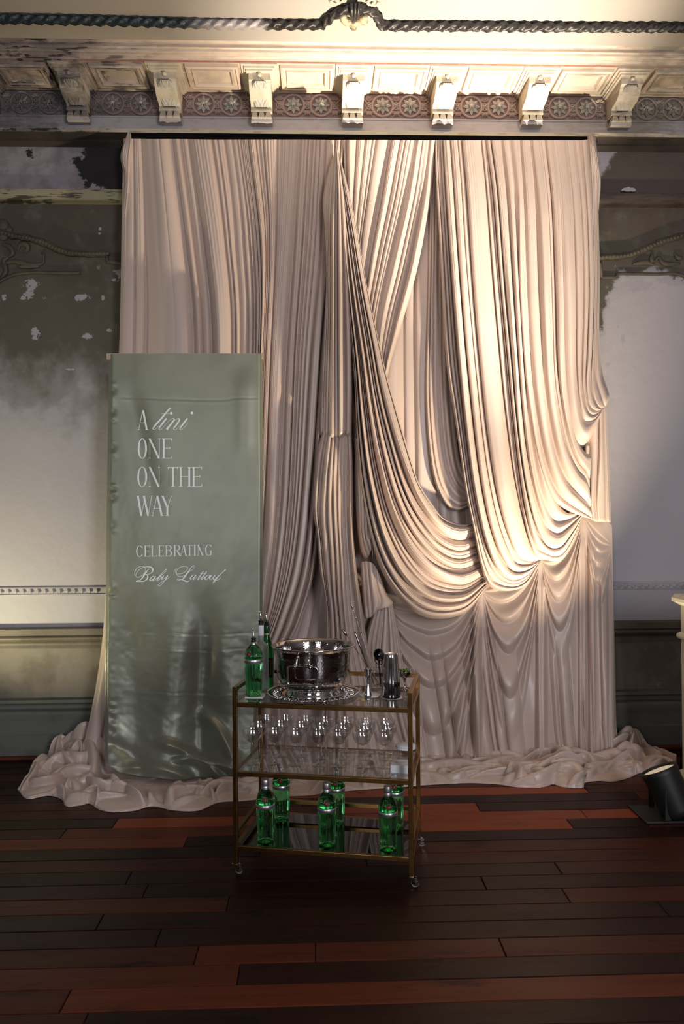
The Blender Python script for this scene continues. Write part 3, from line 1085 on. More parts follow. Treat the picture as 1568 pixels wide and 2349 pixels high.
# =================================================================== DRAPERY
def pleat_fn(n, seed, k=(1.6, 3.6), spread=0.5, hmin=0.35):
    """an irregular row of n folds over 0..1: rounded ridges, narrow valleys"""
    r = np.random.RandomState(seed)
    wd = np.exp(r.normal(0, spread, n))
    e = np.concatenate([[0], np.cumsum(wd)])
    e /= e[-1]
    H = r.uniform(hmin, 1.0, n) * np.clip(wd / wd.mean(), 0.45, 1.25)
    pw = r.uniform(k[0], k[1], n)
    sk = r.uniform(0.65, 1.5, n)

    def f(u):
        u = np.clip(u, 0, 1)
        i = np.clip(np.searchsorted(e, u, side='right') - 1, 0, n - 1)
        s = np.clip((u - e[i]) / (e[i + 1] - e[i]), 0, 1) ** sk[i]
        return H[i] * (1 - np.abs(2 * s - 1) ** pw[i])
    return f


def panel(name, guides, mat, parent=None, nu=300, nt=160, n=20, amp=0.04, seed=1, d0=0.2, amp_t=(1, 1), fine=0, fine_amp=0.01,
          fine_t=(1.0, 0.2), drift=0.008, edge=(0, 0), edge_w=0.02, end_drop=0.0, spread=0.5, extra=None, waves=0.0, k=(1.6, 3.6), hmin=0.35, hem=0.0):
    """cloth led by traced fold lines; guides are lists of (px, py[, d])"""
    gs = []
    for g in guides:
        g = [(q[0], q[1], (q[2] if len(q) > 2 else d0)) for q in g]
        gs.append(spline(g, nt))
    A = np.stack(gs)                                   # (k, nt, 3)
    u = np.linspace(0, 1, nu)
    S = crinterp(A, u)                                 # (nu, nt, 3)
    t = np.linspace(0, 1, nt)[None, :]
    U = u[:, None] + 0 * t
    T = t + 0 * U
    Uw = U + drift * (fbm(U * 5, T * 2.2, seed + 40, 2) * 2) * np.clip(np.minimum(U, 1 - U) * 12, 0, 1)
    f = pleat_fn(n, seed, spread=spread, k=k, hmin=hmin)
    at = np.interp(t, np.linspace(0, 1, len(amp_t)), amp_t)
    D = amp * at * f(Uw)
    # folds swell and fade along their length
    D *= 0.75 + 0.5 * noise(Uw * n * 0.8, T * 2.5, seed + 7)
    if fine:
        f2 = pleat_fn(fine, seed + 3)
        ft = np.interp(t, np.linspace(0, 1, len(fine_t)), fine_t)
        D += fine_amp * ft * f2(Uw)
    if waves:
        D += waves * fbm(U * 4, T * 5, seed + 90, 3)
    if edge[0]:
        D -= edge[0] * np.exp(-(U / edge_w) ** 1.5)
    if edge[1]:
        D -= edge[1] * np.exp(-((1 - U) / edge_w) ** 1.5)
    if end_drop:
        D -= end_drop * smooth(0.93, 1.0, T)
    if hem:
        D -= hem * smooth(1 - 0.012, 1.0, T)
    if extra is not None:
        D += extra(U, T, S)
    V = P(S[..., 0], S[..., 1], S[..., 2] + D)
    V[..., 2] = np.maximum(V[..., 2], 0.004)
    return grid_obj(name, V, mat, parent)


DT = 0.215        # the curtain rail stands this far from the wall
TOPY = 322


def topx(x):      # the hem on the rail falls slightly to the right
    return 318 + (x - 283) / 1080.0 * 4


# ---------- left curtain
lc = empty('draped_curtain', tuple(G(480, 1745)))
lc.location = (0, 0, 0)
tag(lc, 'champagne satin curtain panel in straight pleats behind the green banner', 'curtain', 'champagne satin drapes')
panel('pleated_cloth', [
    [(283, 318, .22), (279, 500, .2), (273, 800, .2), (254, 1100, .22), (240, 1400, .25), (222, 1560, .28), (196, 1690, .31), (182, 1730, .34)],
    [(345, 319, .22), (362, 550, .2), (372, 800, .2), (350, 1300, .22), (290, 1735, .3)],
    [(410, 319, .22), (438, 550, .2), (455, 800, .2), (440, 1300, .22), (380, 1740, .3)],
    [(480, 320, .22), (512, 550, .2), (530, 800, .2), (510, 1300, .22), (450, 1745, .3)],
    [(545, 320, .22), (575, 550, .2), (585, 800, .2), (560, 1300, .22), (510, 1745, .28)],
    [(592, 320, .22), (612, 550, .2), (606, 800, .2), (590, 1200, .22), (560, 1745, .28)],
    [(650, 320, .22), (642, 550, .2), (630, 800, .2), (615, 1150, .22), (590, 1400, .25), (570, 1745, .26)],
    [(705, 320, .22), (692, 550, .2), (672, 800, .2), (655, 1150, .22), (625, 1380, .25), (570, 1560, .26), (580, 1745, .26)],
    [(760, 321, .215), (748, 550, .175), (722, 800, .175), (702, 1100, .19), (680, 1300, .22), (640, 1440, .25), (590, 1580, .26), (600, 1745, .26)],
    [(790, 321, .20), (776, 500, .145), (760, 800, .145), (738, 1100, .15), (722, 1300, .18), (690, 1420, .24), (650, 1530, .25), (650, 1745, .25)],
], M['satin'], lc, nu=760, nt=240, n=27, amp=0.075, seed=5, amp_t=(0.42, 0.8, 1, 1, 1), fine=60, fine_amp=0.009, fine_t=(1, 0.25, 0.08, 0.08, 0.08), drift=0.016, k=(2.2, 5.0), spread=0.6, hem=0.02)
# gathered end over the rail post
panel('gathered_edge', [
    [(292, 306, .215), (283, 330, .21), (276, 360, .20), (282, 400, .19), (279, 480, .18)],
    [(294, 303, .25), (286, 330, .26), (282, 362, .25), (288, 410, .23), (281, 500, .20)],
    [(298, 304, .25), (298, 330, .27), (294, 370, .25), (292, 430, .23), (285, 510, .20)],
    [(300, 308, .215), (302, 330, .22), (303, 370, .20), (297, 430, .20), (288, 520, .18)]],
    M['satin'], lc, nu=60, nt=60, n=6, amp=0.02, seed=8)

# ---------- straight middle curtain that shows in the gap and hangs down behind the bar cart
mc = tag(empty('draped_curtain'), 'champagne satin curtain panel glimpsed in the gap behind the crossed swags', 'curtain', 'champagne satin drapes')
panel('pleated_cloth', [
    [(740, 341, .092), (730, 800, .092), (690, 1300, .092), (620, 1500, .10), (600, 1735, .115)],
    [(790, 341, .092), (780, 800, .092), (760, 1300, .10), (730, 1735, .125)],
    [(850, 341, .092), (850, 800, .092), (845, 1150, .092), (846, 1440, .092)],
    [(960, 341, .092), (955, 700, .092), (960, 1100, .092), (970, 1345, .088)],
    [(1060, 341, .092), (1040, 700, .092), (1050, 1100, .092), (1062, 1308, .092)],
    [(1180, 341, .092), (1160, 700, .092), (1160, 1050, .092), (1172, 1262, .092)]],
    M['satin'], mc, nu=320, nt=120, n=13, amp=0.046, seed=22, amp_t=(0.4, 1, 1, 1, 0.45), k=(2, 4.5))
# the cloth pulled sideways out of the gap towards the right-hand gathers
panel('pulled_fold', [
    [(985, 340, .148), (984, 500, .148), (980, 700, .148), (975, 900, .150), (985, 1050, .155), (1005, 1130, .165), (1040, 1172, .170), (1080, 1160, .165)],
    [(1005, 340, .148), (1004, 500, .148), (1002, 700, .148), (1003, 900, .150), (1015, 1040, .155), (1035, 1110, .165), (1065, 1140, .170), (1085, 1130, .165)],
    [(1030, 340, .148), (1032, 500, .148), (1036, 700, .148), (1040, 900, .150), (1050, 1030, .155), (1062, 1080, .165), (1080, 1100, .170), (1095, 1090, .165)]],
    M['satin'], mc, nu=140, nt=120, n=6, amp=0.034, seed=31, amp_t=(0.4, 0.7, 1, 0.8), edge=(0.05, 0.0))

# ---------- panel crossing from the rail down to the left
xc = tag(empty('draped_curtain'), 'champagne satin panel slanting down leftwards from the rail under the swag', 'curtain', 'champagne satin drapes')
panel('slanting_cloth', [
    [(786, 321, .235), (792, 450, 0.183), (796, 620, 0.183), (790, 820, 0.183), (800, 960, 0.173), (820, 1060, 0.165)],
    [(838, 321, .235), (825, 450, 0.183), (812, 600, 0.183), (808, 770, 0.183), (825, 930, 0.173), (838, 1050, 0.165)],
    [(890, 321, .235), (868, 450, 0.188), (842, 600, 0.188), (828, 750, 0.188), (840, 900, 0.173), (852, 1040, 0.165)],
    [(945, 322, .235), (922, 450, 0.193), (888, 600, 0.193), (860, 740, 0.193), (855, 880, 0.178), (862, 1030, 0.165)],
    [(1000, 322, .235), (990, 440, 0.198), (958, 611, 0.198), (920, 749, 0.198), (888, 868, 0.183), (880, 1010, 0.165)]],
    M['satin'], xc, nu=420, nt=150, n=15, amp=0.050, seed=47, amp_t=(0.5, 0.85, 1, 1, 0.8), fine=36, fine_amp=0.006, fine_t=(1, 0.25, 0.1), edge=(0, 0.03), edge_w=0.012, k=(2, 4.5), drift=0.014)

# ---------- the big swag with its knotted point, hanging tail and cascades
sw = tag(empty('draped_swag'), 'champagne satin swag sweeping from a knotted point into stacked curved folds', 'swag', 'champagne satin drapes')
KN = (771, 346)


def Z1(x, y):      # coordinates noted on an enlarged crop
    return (700 + x / 3.484, 850 + y / 3.484)


sg = [
    [(777, 350, .29), (810, 483, .30), (838, 639, .30), (865, 767, .31), (884, 850, .31), (907, 930, .31), (935, 1028, .31), (958, 1103, .31), (987, 1151, .31), (1016, 1186, .30), (1059, 1203, 0.250), (1090, 1196, .155)],
    [(776, 350, .30), (806, 500, .31), (831, 650, .315), (857, 780, .32), (876, 880, .32), (902, 985, .32), (935, 1085, .32), (965, 1150, .32), (1006, 1205, .31), (1050, 1228, 0.260), (1098, 1218, .155)],
    [(775, 349, .30), (802, 510, .32), (825, 660, .325), (848, 790, .33), (866, 900, .33), (890, 1000, .33), (922, 1110, .33), (955, 1180, .33), (1000, 1238, .32), (1050, 1262, 0.270), (1104, 1248, .155)],
    [(774, 348, .30), (798, 520, .325), (819, 670, .33), (840, 800, .335), (858, 920, .34), (880, 1030, .34), (910, 1135, .34), (948, 1215, .34), (998, 1272, .33), (1052, 1296, 0.270), (1108, 1278, .155)],
    [(773, 348, .30), (794, 530, .325), (813, 680, .335), (832, 810, .34), (848, 930, .345), (868, 1050, .345), (898, 1165, .345), (940, 1250, .345), (992, 1305, .34), (1055, 1328, 0.280), (1111, 1308, .155)],
    [(772, 347, .30), (790, 530, .33), (808, 690, .34), (824, 820, .345), (838, 950, .35), (856, 1080, .35), (886, 1200, .35), (930, 1290, .35), (985, 1345, .345), (1060, 1358, 0.290), (1113, 1328, .155)],
    [(771, 347, .30), (786, 540, .33), (802, 700, .34), (817, 840, .345), (828, 980, .35), (845, 1110, .352), (876, 1240, .355), (922, 1330, .355), (985, 1380, .35), (1060, 1382, 0.295), (1115, 1340, .155)],
    [(770, 346, .30), (783, 540, .32), (797, 710, .33), (811, 860, .335), (818, 1010, .34), (830, 1140, .345), (858, 1270, .35), (906, 1362, .35), (975, 1416, .345), (1062, 1408, 0.290), (1116, 1348, .155)],
]
panel('swag_cloth', sg, M['satin'], sw, nu=460, nt=230, n=12, amp=0.085, seed=63, amp_t=(0.22, 0.6, 0.95, 1.0, 1.0, 0.55), drift=0.006, edge=(0.015, 0.05), edge_w=0.022, fine=40, fine_amp=0.010, fine_t=(0.6, 0.1, 0.1, 0.3, 1.0), k=(1.8, 4.0), hmin=0.5, spread=0.45)
# the tail hanging from the knot
panel('hanging_tail', [
    [(769, 345, .30), (752, 395, .30), (740, 462, .30), (745, 530, .30), (748, 620, .30), (744, 740, .30), (737, 880, .30), (733, 998, .30)],
    [(770, 344, .33), (760, 420, .34), (755, 520, .34), (757, 640, .34), (755, 760, .34), (750, 900, .34), (748, 1003, .33)],
    [(771, 344, .34), (771, 430, .36), (770, 540, .36), (770, 660, .36), (770, 780, .36), (770, 900, .36), (770, 1008, .35)],
    [(773, 344, .34), (780, 440, .36), (784, 560, .36), (787, 680, .36), (789, 800, .36), (790, 920, .36), (790, 1000, .35)],
    [(776, 347, .30), (792, 470, .31), (801, 600, .32), (806, 740, .33), (808, 880, .33), (806, 1003, .31)]],
    M['satin'], sw, nu=200, nt=150, n=7, amp=0.05, seed=71, amp_t=(0.15, 0.7, 1.0, 0.9, 0.7), edge=(0.02, 0.02), edge_w=0.03, hem=0.05)
# tail tied and falling on to the floor
def tail_crumple(U, T, S):
    band = smooth(0.0, 0.04, T) * (1 - smooth(0.30, 0.6, T))
    return 0.035 * band * np.abs(fbm(U * 2.5, T * 7, 77, 2)) * 2


panel('falling_tail', [
    [(741, 985, .29), (728, 1030, .31), (721, 1090, .32), (717, 1166, .32), (727, 1237, .32), (733, 1309, .32), (746, 1395, .31), (744, 1560, .30), (715, 1745, .30)],
    [(755, 985, .32), (750, 1030, .35), (742, 1100, .35), (738, 1180, .34), (745, 1260, .34), (752, 1340, .33), (760, 1420, .33), (760, 1570, .32), (750, 1748, .32)],
    [(772, 990, .31), (768, 1040, .34), (765, 1110, .34), (766, 1190, .33), (771, 1270, .33), (775, 1360, .33), (782, 1440, .33), (790, 1580, .32), (800, 1750, .32)],
    [(790, 990, .31), (790, 1040, .32), (789, 1120, .33), (790, 1200, .33), (795, 1290, .33), (802, 1380, .33), (812, 1470, .32), (840, 1600, .32), (870, 1750, .31)],
    [(806, 990, .29), (808, 1050, .30), (809, 1130, .31), (810, 1220, .31), (818, 1310, .31), (830, 1390, .31), (846, 1490, .31), (890, 1620, .30), (940, 1745, .30)]],
    M['satin'], sw, nu=220, nt=200, n=9, amp=0.06, seed=82, amp_t=(0.5, 0.9, 1, 1, 1), edge=(0.025, 0.025), edge_w=0.02, extra=tail_crumple)
# twisted cascade between tail and swag
panel('cascade_fold', [
    [(812, 1000, .30), (814, 1060, .31), (815, 1130, .32), (818, 1200, .32), (826, 1260, .31), (838, 1285, .30)],
    [(822, 1010, .36), (826, 1080, .37), (830, 1150, .37), (832, 1215, .37), (838, 1250, .36), (846, 1275, .34)],
    [(832, 1015, .36), (840, 1090, .36), (844, 1160, .36), (842, 1225, .36), (848, 1240, .37), (852, 1262, .34)],
    [(842, 1020, .33), (850, 1100, .33), (855, 1170, .33), (856, 1240, .32), (858, 1270, .31), (854, 1290, .30)]],
    M['satin'], sw, nu=80, nt=90, n=4, amp=0.03, seed=91, amp_t=(0.3, 0.8, 1, 1), edge=(0.05, 0.05), edge_w=0.05, hem=0.04)
# little folded end below the swag beside the tail
panel('tucked_end', [
    [(826, 1290, .27), (829, 1340, .28), (832, 1388, .27), (836, 1420, .285)],
    [(842, 1288, .30), (846, 1340, .31), (850, 1384, .30), (852, 1415, .30)],
    [(858, 1296, .30), (864, 1345, .31), (872, 1378, .30), (866, 1400, .295)],
    [(876, 1330, .28), (886, 1362, .28), (900, 1380, .27), (895, 1392, .285)]],
    M['satin'], sw, nu=70, nt=60, n=4, amp=0.025, seed=95, edge=(0.02, 0.02), edge_w=0.05, hem=0.015)

# ---------- right drape, pulled up into four overlapping lobes
rd = tag(empty('draped_swag'), 'champagne satin drape falling from the rail into scalloped lobes lit by the uplight', 'swag', 'champagne satin drapes')
lobe1 = [
    [(996, 322, .225), (998, 405, .235), (1008, 565, .24), (1017, 749, .24), (1026, 860, .25), (1040, 945, .26), (1056, 1051, .27), (1070, 1143, .28), (1087, 1223, .29), (1104, 1304, .30), (1124, 1346, .30), (1165, 1356, .30), (1206, 1342, .28), (1236, 1292, .24)],
    [(1016, 322, .225), (1022, 420, .24), (1034, 600, .245), (1046, 760, .25), (1056, 870, .26), (1068, 980, .27), (1082, 1090, .285), (1098, 1180, .30), (1116, 1250, .31), (1138, 1302, .315), (1172, 1330, .31), (1208, 1320, .285), (1238, 1288, .245)],
    [(1045, 322, .225), (1054, 430, .24), (1066, 610, .25), (1080, 780, .255), (1092, 900, .265), (1104, 1010, .275), (1118, 1110, .29), (1134, 1190, .305), (1154, 1252, .315), (1180, 1296, .31), (1212, 1300, .29), (1240, 1286, .25)],
    [(1080, 322, .225), (1092, 440, .24), (1104, 620, .25), (1120, 800, .26), (1132, 920, .27), (1146, 1030, .28), (1160, 1120, .29), (1178, 1195, .30), (1198, 1250, .30), (1220, 1276, .285), (1242, 1282, .25)],
    [(1120, 322, .225), (1132, 450, .23), (1146, 640, .235), (1162, 820, .24), (1176, 950, .25), (1190, 1060, .26), (1206, 1150, .265), (1222, 1215, .265), (1236, 1255, .26), (1250, 1276, .24)]]
panel('lobe', lobe1, M['satin'], rd, nu=330, nt=190, n=8, amp=0.075, seed=104, amp_t=(0.5, 0.8, 1, 1, 0.95, 0.5), fine=30, fine_amp=0.006, fine_t=(1, 0.2, 0.05, 0.1), edge=(0.035, 0.0), edge_w=0.018, k=(2.0, 4.5), hmin=0.5, drift=0.014)
lobe2 = [
    [(1106, 322, .235), (1124, 450, .26), (1140, 640, .27), (1158, 820, .28), (1170, 950, .29), (1182, 1060, .30), (1194, 1150, .31), (1208, 1225, .32), (1226, 1274, .32), (1255, 1286, .32), (1288, 1285, .315), (1314, 1245, .30), (1336, 1188, .27)],
    [(1130, 322, .235), (1146, 450, .265), (1160, 640, .275), (1176, 820, .29), (1187, 950, .30), (1199, 1055, .31), (1214, 1140, .325), (1232, 1205, .33), (1254, 1246, .335), (1284, 1250, .33), (1312, 1218, .31), (1337, 1182, .27)],
    [(1156, 322, .235), (1170, 450, .265), (1182, 640, .28), (1193, 820, .295), (1202, 940, .305), (1214, 1040, .32), (1230, 1120, .33), (1250, 1180, .34), (1274, 1212, .34), (1300, 1205, .325), (1338, 1176, .28)],
    [(1190, 322, .235), (1202, 450, .26), (1212, 640, .27), (1220, 820, .285), (1228, 940, .295), (1240, 1030, .30), (1256, 1100, .315), (1276, 1150, .32), (1298, 1175, .32), (1320, 1176, .30), (1340, 1172, .28)]]
panel('lobe', lobe2, M['satin'], rd, nu=240, nt=190, n=5, amp=0.07, seed=117, amp_t=(0.5, 0.8, 1, 1, 0.95, 0.5), fine=20, fine_amp=0.006, fine_t=(1, 0.2, 0.05, 0.1), edge=(0.06, 0.0), edge_w=0.025, k=(2.0, 4.5), hmin=0.5, drift=0.014)
lobe3 = [
    [(1180, 322, .245), (1186, 470, .28), (1188, 660, .29), (1200, 840, .31), (1212, 940, .32), (1226, 1030, .33), (1246, 1105, .345), (1270, 1150, .355), (1300, 1172, .35), (1330, 1184, .345), (1352, 1190, .33)],
    [(1208, 322, .245), (1220, 470, .28), (1226, 660, .30), (1236, 840, .32), (1246, 930, .33), (1260, 1010, .34), (1278, 1075, .355), (1300, 1120, .36), (1324, 1145, .36), (1346, 1165, .345), (1358, 1180, .33)],
    [(1240, 322, .245), (1256, 470, .28), (1264, 660, .30), (1270, 840, .32), (1278, 920, .33), (1292, 995, .34), (1308, 1045, .35), (1326, 1080, .35), (1344, 1100, .34), (1352, 1120, .33)],
    [(1270, 322, .245), (1285, 470, .275), (1293, 660, .29), (1297, 830, .31), (1304, 910, .32), (1316, 980, .33), (1330, 1020, .335), (1344, 1040, .33), (1356, 1040, .31)]]
panel('lobe', lobe3, M['satin'], rd, nu=220, nt=180, n=5, amp=0.07, seed=128, amp_t=(0.5, 0.8, 1, 1, 0.95, 0.6), fine=18, fine_amp=0.006, fine_t=(1, 0.2, 0.05, 0.1), edge=(0.06, 0.0), edge_w=0.025, k=(2.0, 4.5), hmin=0.5, drift=0.014)
lobe4 = [
    [(1258, 322, .25), (1272, 470, .29), (1280, 660, .31), (1287, 830, .33), (1294, 920, .345), (1306, 990, .355), (1324, 1028, .36), (1348, 1015, .35), (1368, 975, .33), (1384, 940, .30)],
    [(1286, 322, .25), (1300, 470, .29), (1308, 660, .32), (1312, 830, .34), (1318, 910, .355), (1330, 970, .365), (1346, 990, .365), (1366, 965, .345), (1384, 937, .30)],
    [(1314, 322, .25), (1328, 470, .29), (1334, 660, .32), (1332, 830, .34), (1334, 895, .355), (1344, 940, .365), (1357, 955, .365), (1371, 950, .345), (1384, 935, .30)],
    [(1342, 321, .25), (1352, 460, .29), (1358, 640, .31), (1354, 800, .33), (1350, 870, .34), (1356, 915, .35), (1368, 936, .35), (1378, 938, .33), (1386, 934, .30)],
    [(1366, 314, .222), (1374, 400, .24), (1372, 480, .24), (1375, 620, .25), (1374, 760, .26), (1380, 850, .28), (1392, 890, .30), (1397, 912, .31), (1390, 932, .30)]]
panel('lobe', lobe4, M['satin'], rd, nu=260, nt=180, n=6, amp=0.065, seed=139, amp_t=(0.5, 0.8, 1, 1, 0.9, 0.4), fine=22, fine_amp=0.006, fine_t=(1, 0.2, 0.05, 0.1), edge=(0.08, 0.03), edge_w=0.022, k=(2.0, 4.5), hmin=0.5, drift=0.014)
panel('gathered_edge', [
    [(1346, 314, .215), (1348, 340, .22), (1350, 400, .22), (1352, 480, .20)],
    [(1350, 306, .26), (1354, 340, .28), (1358, 400, .27), (1360, 500, .24)],
    [(1356, 305, .26), (1362, 340, .28), (1368, 400, .27), (1368, 500, .24)],
    [(1361, 310, .215), (1368, 340, .21), (1377, 410, .21), (1373, 480, .19)]],
    M['satin'], rd, nu=60, nt=60, n=6, amp=0.02, seed=18)
# side cloth falling from the right gather to a square hem
panel('side_fall', [
    [(1330, 950, .255), (1336, 1050, .27), (1340, 1110, .28), (1343, 1150, .28), (1352, 1190, .29)],
    [(1366, 965, .30), (1364, 1040, .30), (1360, 1110, .31), (1358, 1160, .32), (1364, 1196, .32)],
    [(1380, 940, .30), (1381, 1030, .30), (1381, 1110, .30), (1380, 1160, .30), (1381, 1197, .30)],
    [(1390, 935, .28), (1393, 1000, .27), (1397, 1100, .27), (1400, 1160, .27), (1401, 1199, .27)]],
    M['satin'], rd, nu=90, nt=90, n=4, amp=0.03, seed=151, edge=(0.04, 0.03), edge_w=0.05, hem=0.03)

# ---------- lower right curtain: scallops slung between the gathering points, then folds to the floor
lr = tag(empty('draped_curtain'), 'champagne satin lower curtain slung in shallow scallops and reaching the floor', 'curtain', 'champagne satin drapes')
gath = [(700, 1400), (886, 1386), (1106, 1356), (1240, 1284), (1338, 1186), (1402, 1250)]


def lower_curtain():
    nx, ny = 620, 330
    s = np.linspace(0, 1, nx)[:, None]
    t = np.linspace(0, 1, ny)[None, :]
    topc = np.interp(860 + s * 545, [g[0] for g in gath], [g[1] for g in gath])
    xr_top, xl_top = 1403, 862
    xl = np.interp(t, [0, 0.3, 1], [862, 905, 958])
    xr = np.interp(t, [0, 0.5, 0.85, 1], [1403, 1409, 1413, 1422])
    x = xl + (xr - xl) * s
    ytop = np.interp(x, [g[0] for g in gath], [g[1] for g in gath]) - 45
    y = ytop + (1750 - ytop) * t
    D = np.zeros_like(x)
    for k in range(1, len(gath) - 1):
        (xa, ya), (xb, yb) = gath[k], gath[k + 1]
        # bays drift outwards lower down so that the gathers fan into folds
        xm, hw = (xa + xb) / 2, (xb - xa) / 2
        q = (x - xm) / hw
        ins = np.abs(q) < 1
        chord = ya + (yb - ya) * (x - xa) / (xb - xa)
        Sg = (y - chord) / np.maximum(1 - q ** 2, 0.03)
        per = [0, 95, 80, 60, 50][k]
        ph = 2.3 * np.log2(1 + np.maximum(Sg, 0) / per) + 0.35 * fbm(x / 90, y / 160, 300 + k, 2) * 2
        fr = ph - np.floor(ph)
        rip = np.where(fr < 0.72, np.sin(PI * np.clip(fr / 0.72, 0, 1) / 2) ** 1.5, np.cos(PI * np.clip((fr - 0.72) / 0.28, 0, 1) / 2) ** 1.2)
        fade = (1 - smooth(hw * 3.4, hw * 6.5, Sg)) * smooth(-40, 30, Sg)
        amp = 0.055 * min(1.0, hw / 80)
        D += np.where(ins, amp * rip * fade * np.clip((1 - q ** 2) * 2.2, 0.25, 1), 0)
        D += np.where(ins, 0.045 * (1 - q ** 2) * smooth(0, 1.6 * hw, y - chord) * (1 - 0.5 * smooth(1500, 1740, y)), 0)
    # upright folds below the gathers
    f = pleat_fn(15, 205, spread=0.55, k=(1.8, 4))
    D += 0.060 * f(s + 0.010 * fbm(s * 4, t * 2, 6, 2) * 2) * smooth(1420, 1640, y)
    for (xf, w_, a_, y0) in ((1093, 9, 0.075, 1372), (1240, 11, 0.06, 1290), (1334, 9, 0.045, 1200), (1356, 8, 0.04, 1200), (1385, 10, 0.035, 1300), (1403, 6, 0.03, 1300)):
        D += a_ * np.exp(-np.abs((x - xf - (y - y0) * 0.004) / w_) ** 4) * smooth(y0, y0 + 60, y)
    D += 0.012 * fbm(x / 60, y / 90, 208, 3)
    top_line = np.interp(x, [g[0] for g in gath], [g[1] for g in gath])
    D *= 0.25 + 0.75 * smooth(0, 110, y - top_line)
    base = 0.118 + 0.117 * smooth(1400, 1750, y)
    V = P(x, y, base + D)
    V[..., 2] = np.maximum(V[..., 2], 0.004)
    return grid_obj('slung_cloth', V, M['satin'], lr)


lower_curtain()
# turned-back folds fanning from the left gather down behind the cart
panel('fan_folds', [
    [(868, 1376, 0.205), (850, 1420, 0.205), (838, 1480, 0.195), (850, 1600, 0.195), (880, 1750, 0.195)],
    [(880, 1378, 0.215), (872, 1440, 0.225), (866, 1510, 0.225), (880, 1620, 0.225), (910, 1750, 0.225)],
    [(890, 1380, 0.215), (895, 1440, 0.225), (900, 1520, 0.235), (915, 1630, 0.235), (945, 1750, 0.225)],
    [(900, 1384, 0.205), (915, 1450, 0.205), (930, 1540, 0.205), (950, 1640, 0.205), (975, 1750, 0.205)]],
    M['satin'], lr, nu=160, nt=110, n=9, amp=0.038, seed=221, amp_t=(0.3, 0.8, 1, 1), edge=(0.05, 0.04), edge_w=0.03)

# ---------- cloth pooled on the floor
def pool(name, outer, inner, parent, seed, hgt=0.07, nu=420, nv=90, folds=60, heap=None, press=None):
    """crumpled cloth between an inner and an outer line (photo pixels of floor points)"""
    o = spline(np.array([tuple(G(a, b)) for a, b in outer]), nu)
    i = spline(np.array([tuple(G(a, b)) for a, b in inner]), nu)
    i[:, 1] = np.minimum(i[:, 1], W - 0.112)
    v = np.linspace(0, 1, nv)[None, :, None]
    B = i[:, None, :] * (1 - v) + o[:, None, :] * v
    x, y = B[..., 0], B[..., 1]
    vv = v[0, :, 0][None, :] + 0 * x
    uu = np.linspace(0, 1, nu)[:, None] + 0 * x
    L = np.linalg.norm(np.diff(o, axis=0), axis=1).sum()
    su = uu * L
    wid = np.linalg.norm(o - i, axis=1)[:, None]
    sv = vv * wid
    base_h = 0.010 + 0.012 * noise(su * 3, sv * 3, seed)
    h = 0.18 * noise(su * 7, sv * 7, seed + 2)
    r = np.random.RandomState(seed)
    nf = int(L * folds)
    for q in range(nf):
        cu, cv = r.uniform(0, L), r.uniform(-0.05, 1.0)
        wl = float(np.interp(cu, np.linspace(0, L, nu), wid[:, 0]))
        ang = r.normal(0, 0.50) if r.rand() < 0.72 else r.uniform(-1.5, 1.5)
        ln = r.uniform(0.14, 0.42)
        bend = r.normal(0, 0.10)
        hf = r.uniform(0.45, 1.0)
        wf = r.uniform(0.015, 0.042) * (0.7 + 0.5 * hf)
        t_ = np.linspace(-0.5, 0.5, 15)
        bu = cu + ln * t_ * math.cos(ang) - bend * (4 * t_ ** 2 - 0.5) * math.sin(ang)
        bv = cv * wl + ln * t_ * math.sin(ang) + bend * (4 * t_ ** 2 - 0.5) * math.cos(ang)
        lo_, hi_ = bu.min() - 0.1, bu.max() + 0.1
        i0, i1 = int(np.clip(lo_ / L * nu, 0, nu)), int(np.clip(hi_ / L * nu + 1, 0, nu))
        if i1 - i0 < 2: continue
        A_, B_ = su[i0:i1], sv[i0:i1]
        best = np.full(A_.shape, 9.0)
        tt_ = np.zeros(A_.shape)
        for k in range(14):
            du, dv = bu[k + 1] - bu[k], bv[k + 1] - bv[k]
            f_ = np.clip(((A_ - bu[k]) * du + (B_ - bv[k]) * dv) / (du * du + dv * dv), 0, 1)
            dd = np.hypot(A_ - bu[k] - f_ * du, B_ - bv[k] - f_ * dv)
            m_ = dd < best
            best = np.where(m_, dd, best)
            tt_ = np.where(m_, (k + f_) / 14, tt_)
        tap = np.sin(PI * np.clip(tt_, 0.03, 0.97)) ** 0.55
        prof = hf * tap * np.sqrt(np.clip(1 - (best / (wf * (0.45 + 0.55 * tap))) ** 2, 0, 1))
        h[i0:i1] = np.maximum(h[i0:i1], prof + 0.10 * hf * (prof > 0) * noise(A_ * 9, B_ * 9, seed + q))
    for _ in range(2):
        hp = np.pad(h, 1, mode='edge')
        h = (hp[:-2, 1:-1] + hp[2:, 1:-1] + hp[1:-1, :-2] + hp[1:-1, 2:] + 2 * h) / 6
    lump = 0.75 + 0.6 * noise(su * 2.3, vv * 2.1, seed + 21)
    edge = smooth(0, 0.10, 1 - vv) * 0.92 + 0.08
    ends = smooth(0, 0.03, uu) * smooth(0, 0.03, 1 - uu)
    z = 0.006 + hgt * lump * (0.15 + h) * (edge ** 0.6) * (0.25 + 0.75 * ends) + 0.004 * fbm(su * 14, vv * 14, seed + 61, 2)
    if heap is not None:
        z = z + heap(np.linspace(0, 1, nu)[:, None], vv) * (0.55 + 0.6 * h)
    # overhanging crests: push the crest towards the room
    sh = 0.6 * hgt * (h - 0.4) * edge
    V = np.stack([x + 0.3 * sh * np.sin(x * 17 + y * 9), np.minimum(y - sh, W - 0.108), z], -1)
    if press is not None:
        V[..., 2] = press(V)
    V[:, -1, 2] = 0.001
    return grid_obj(name, V, M['satin'], parent)


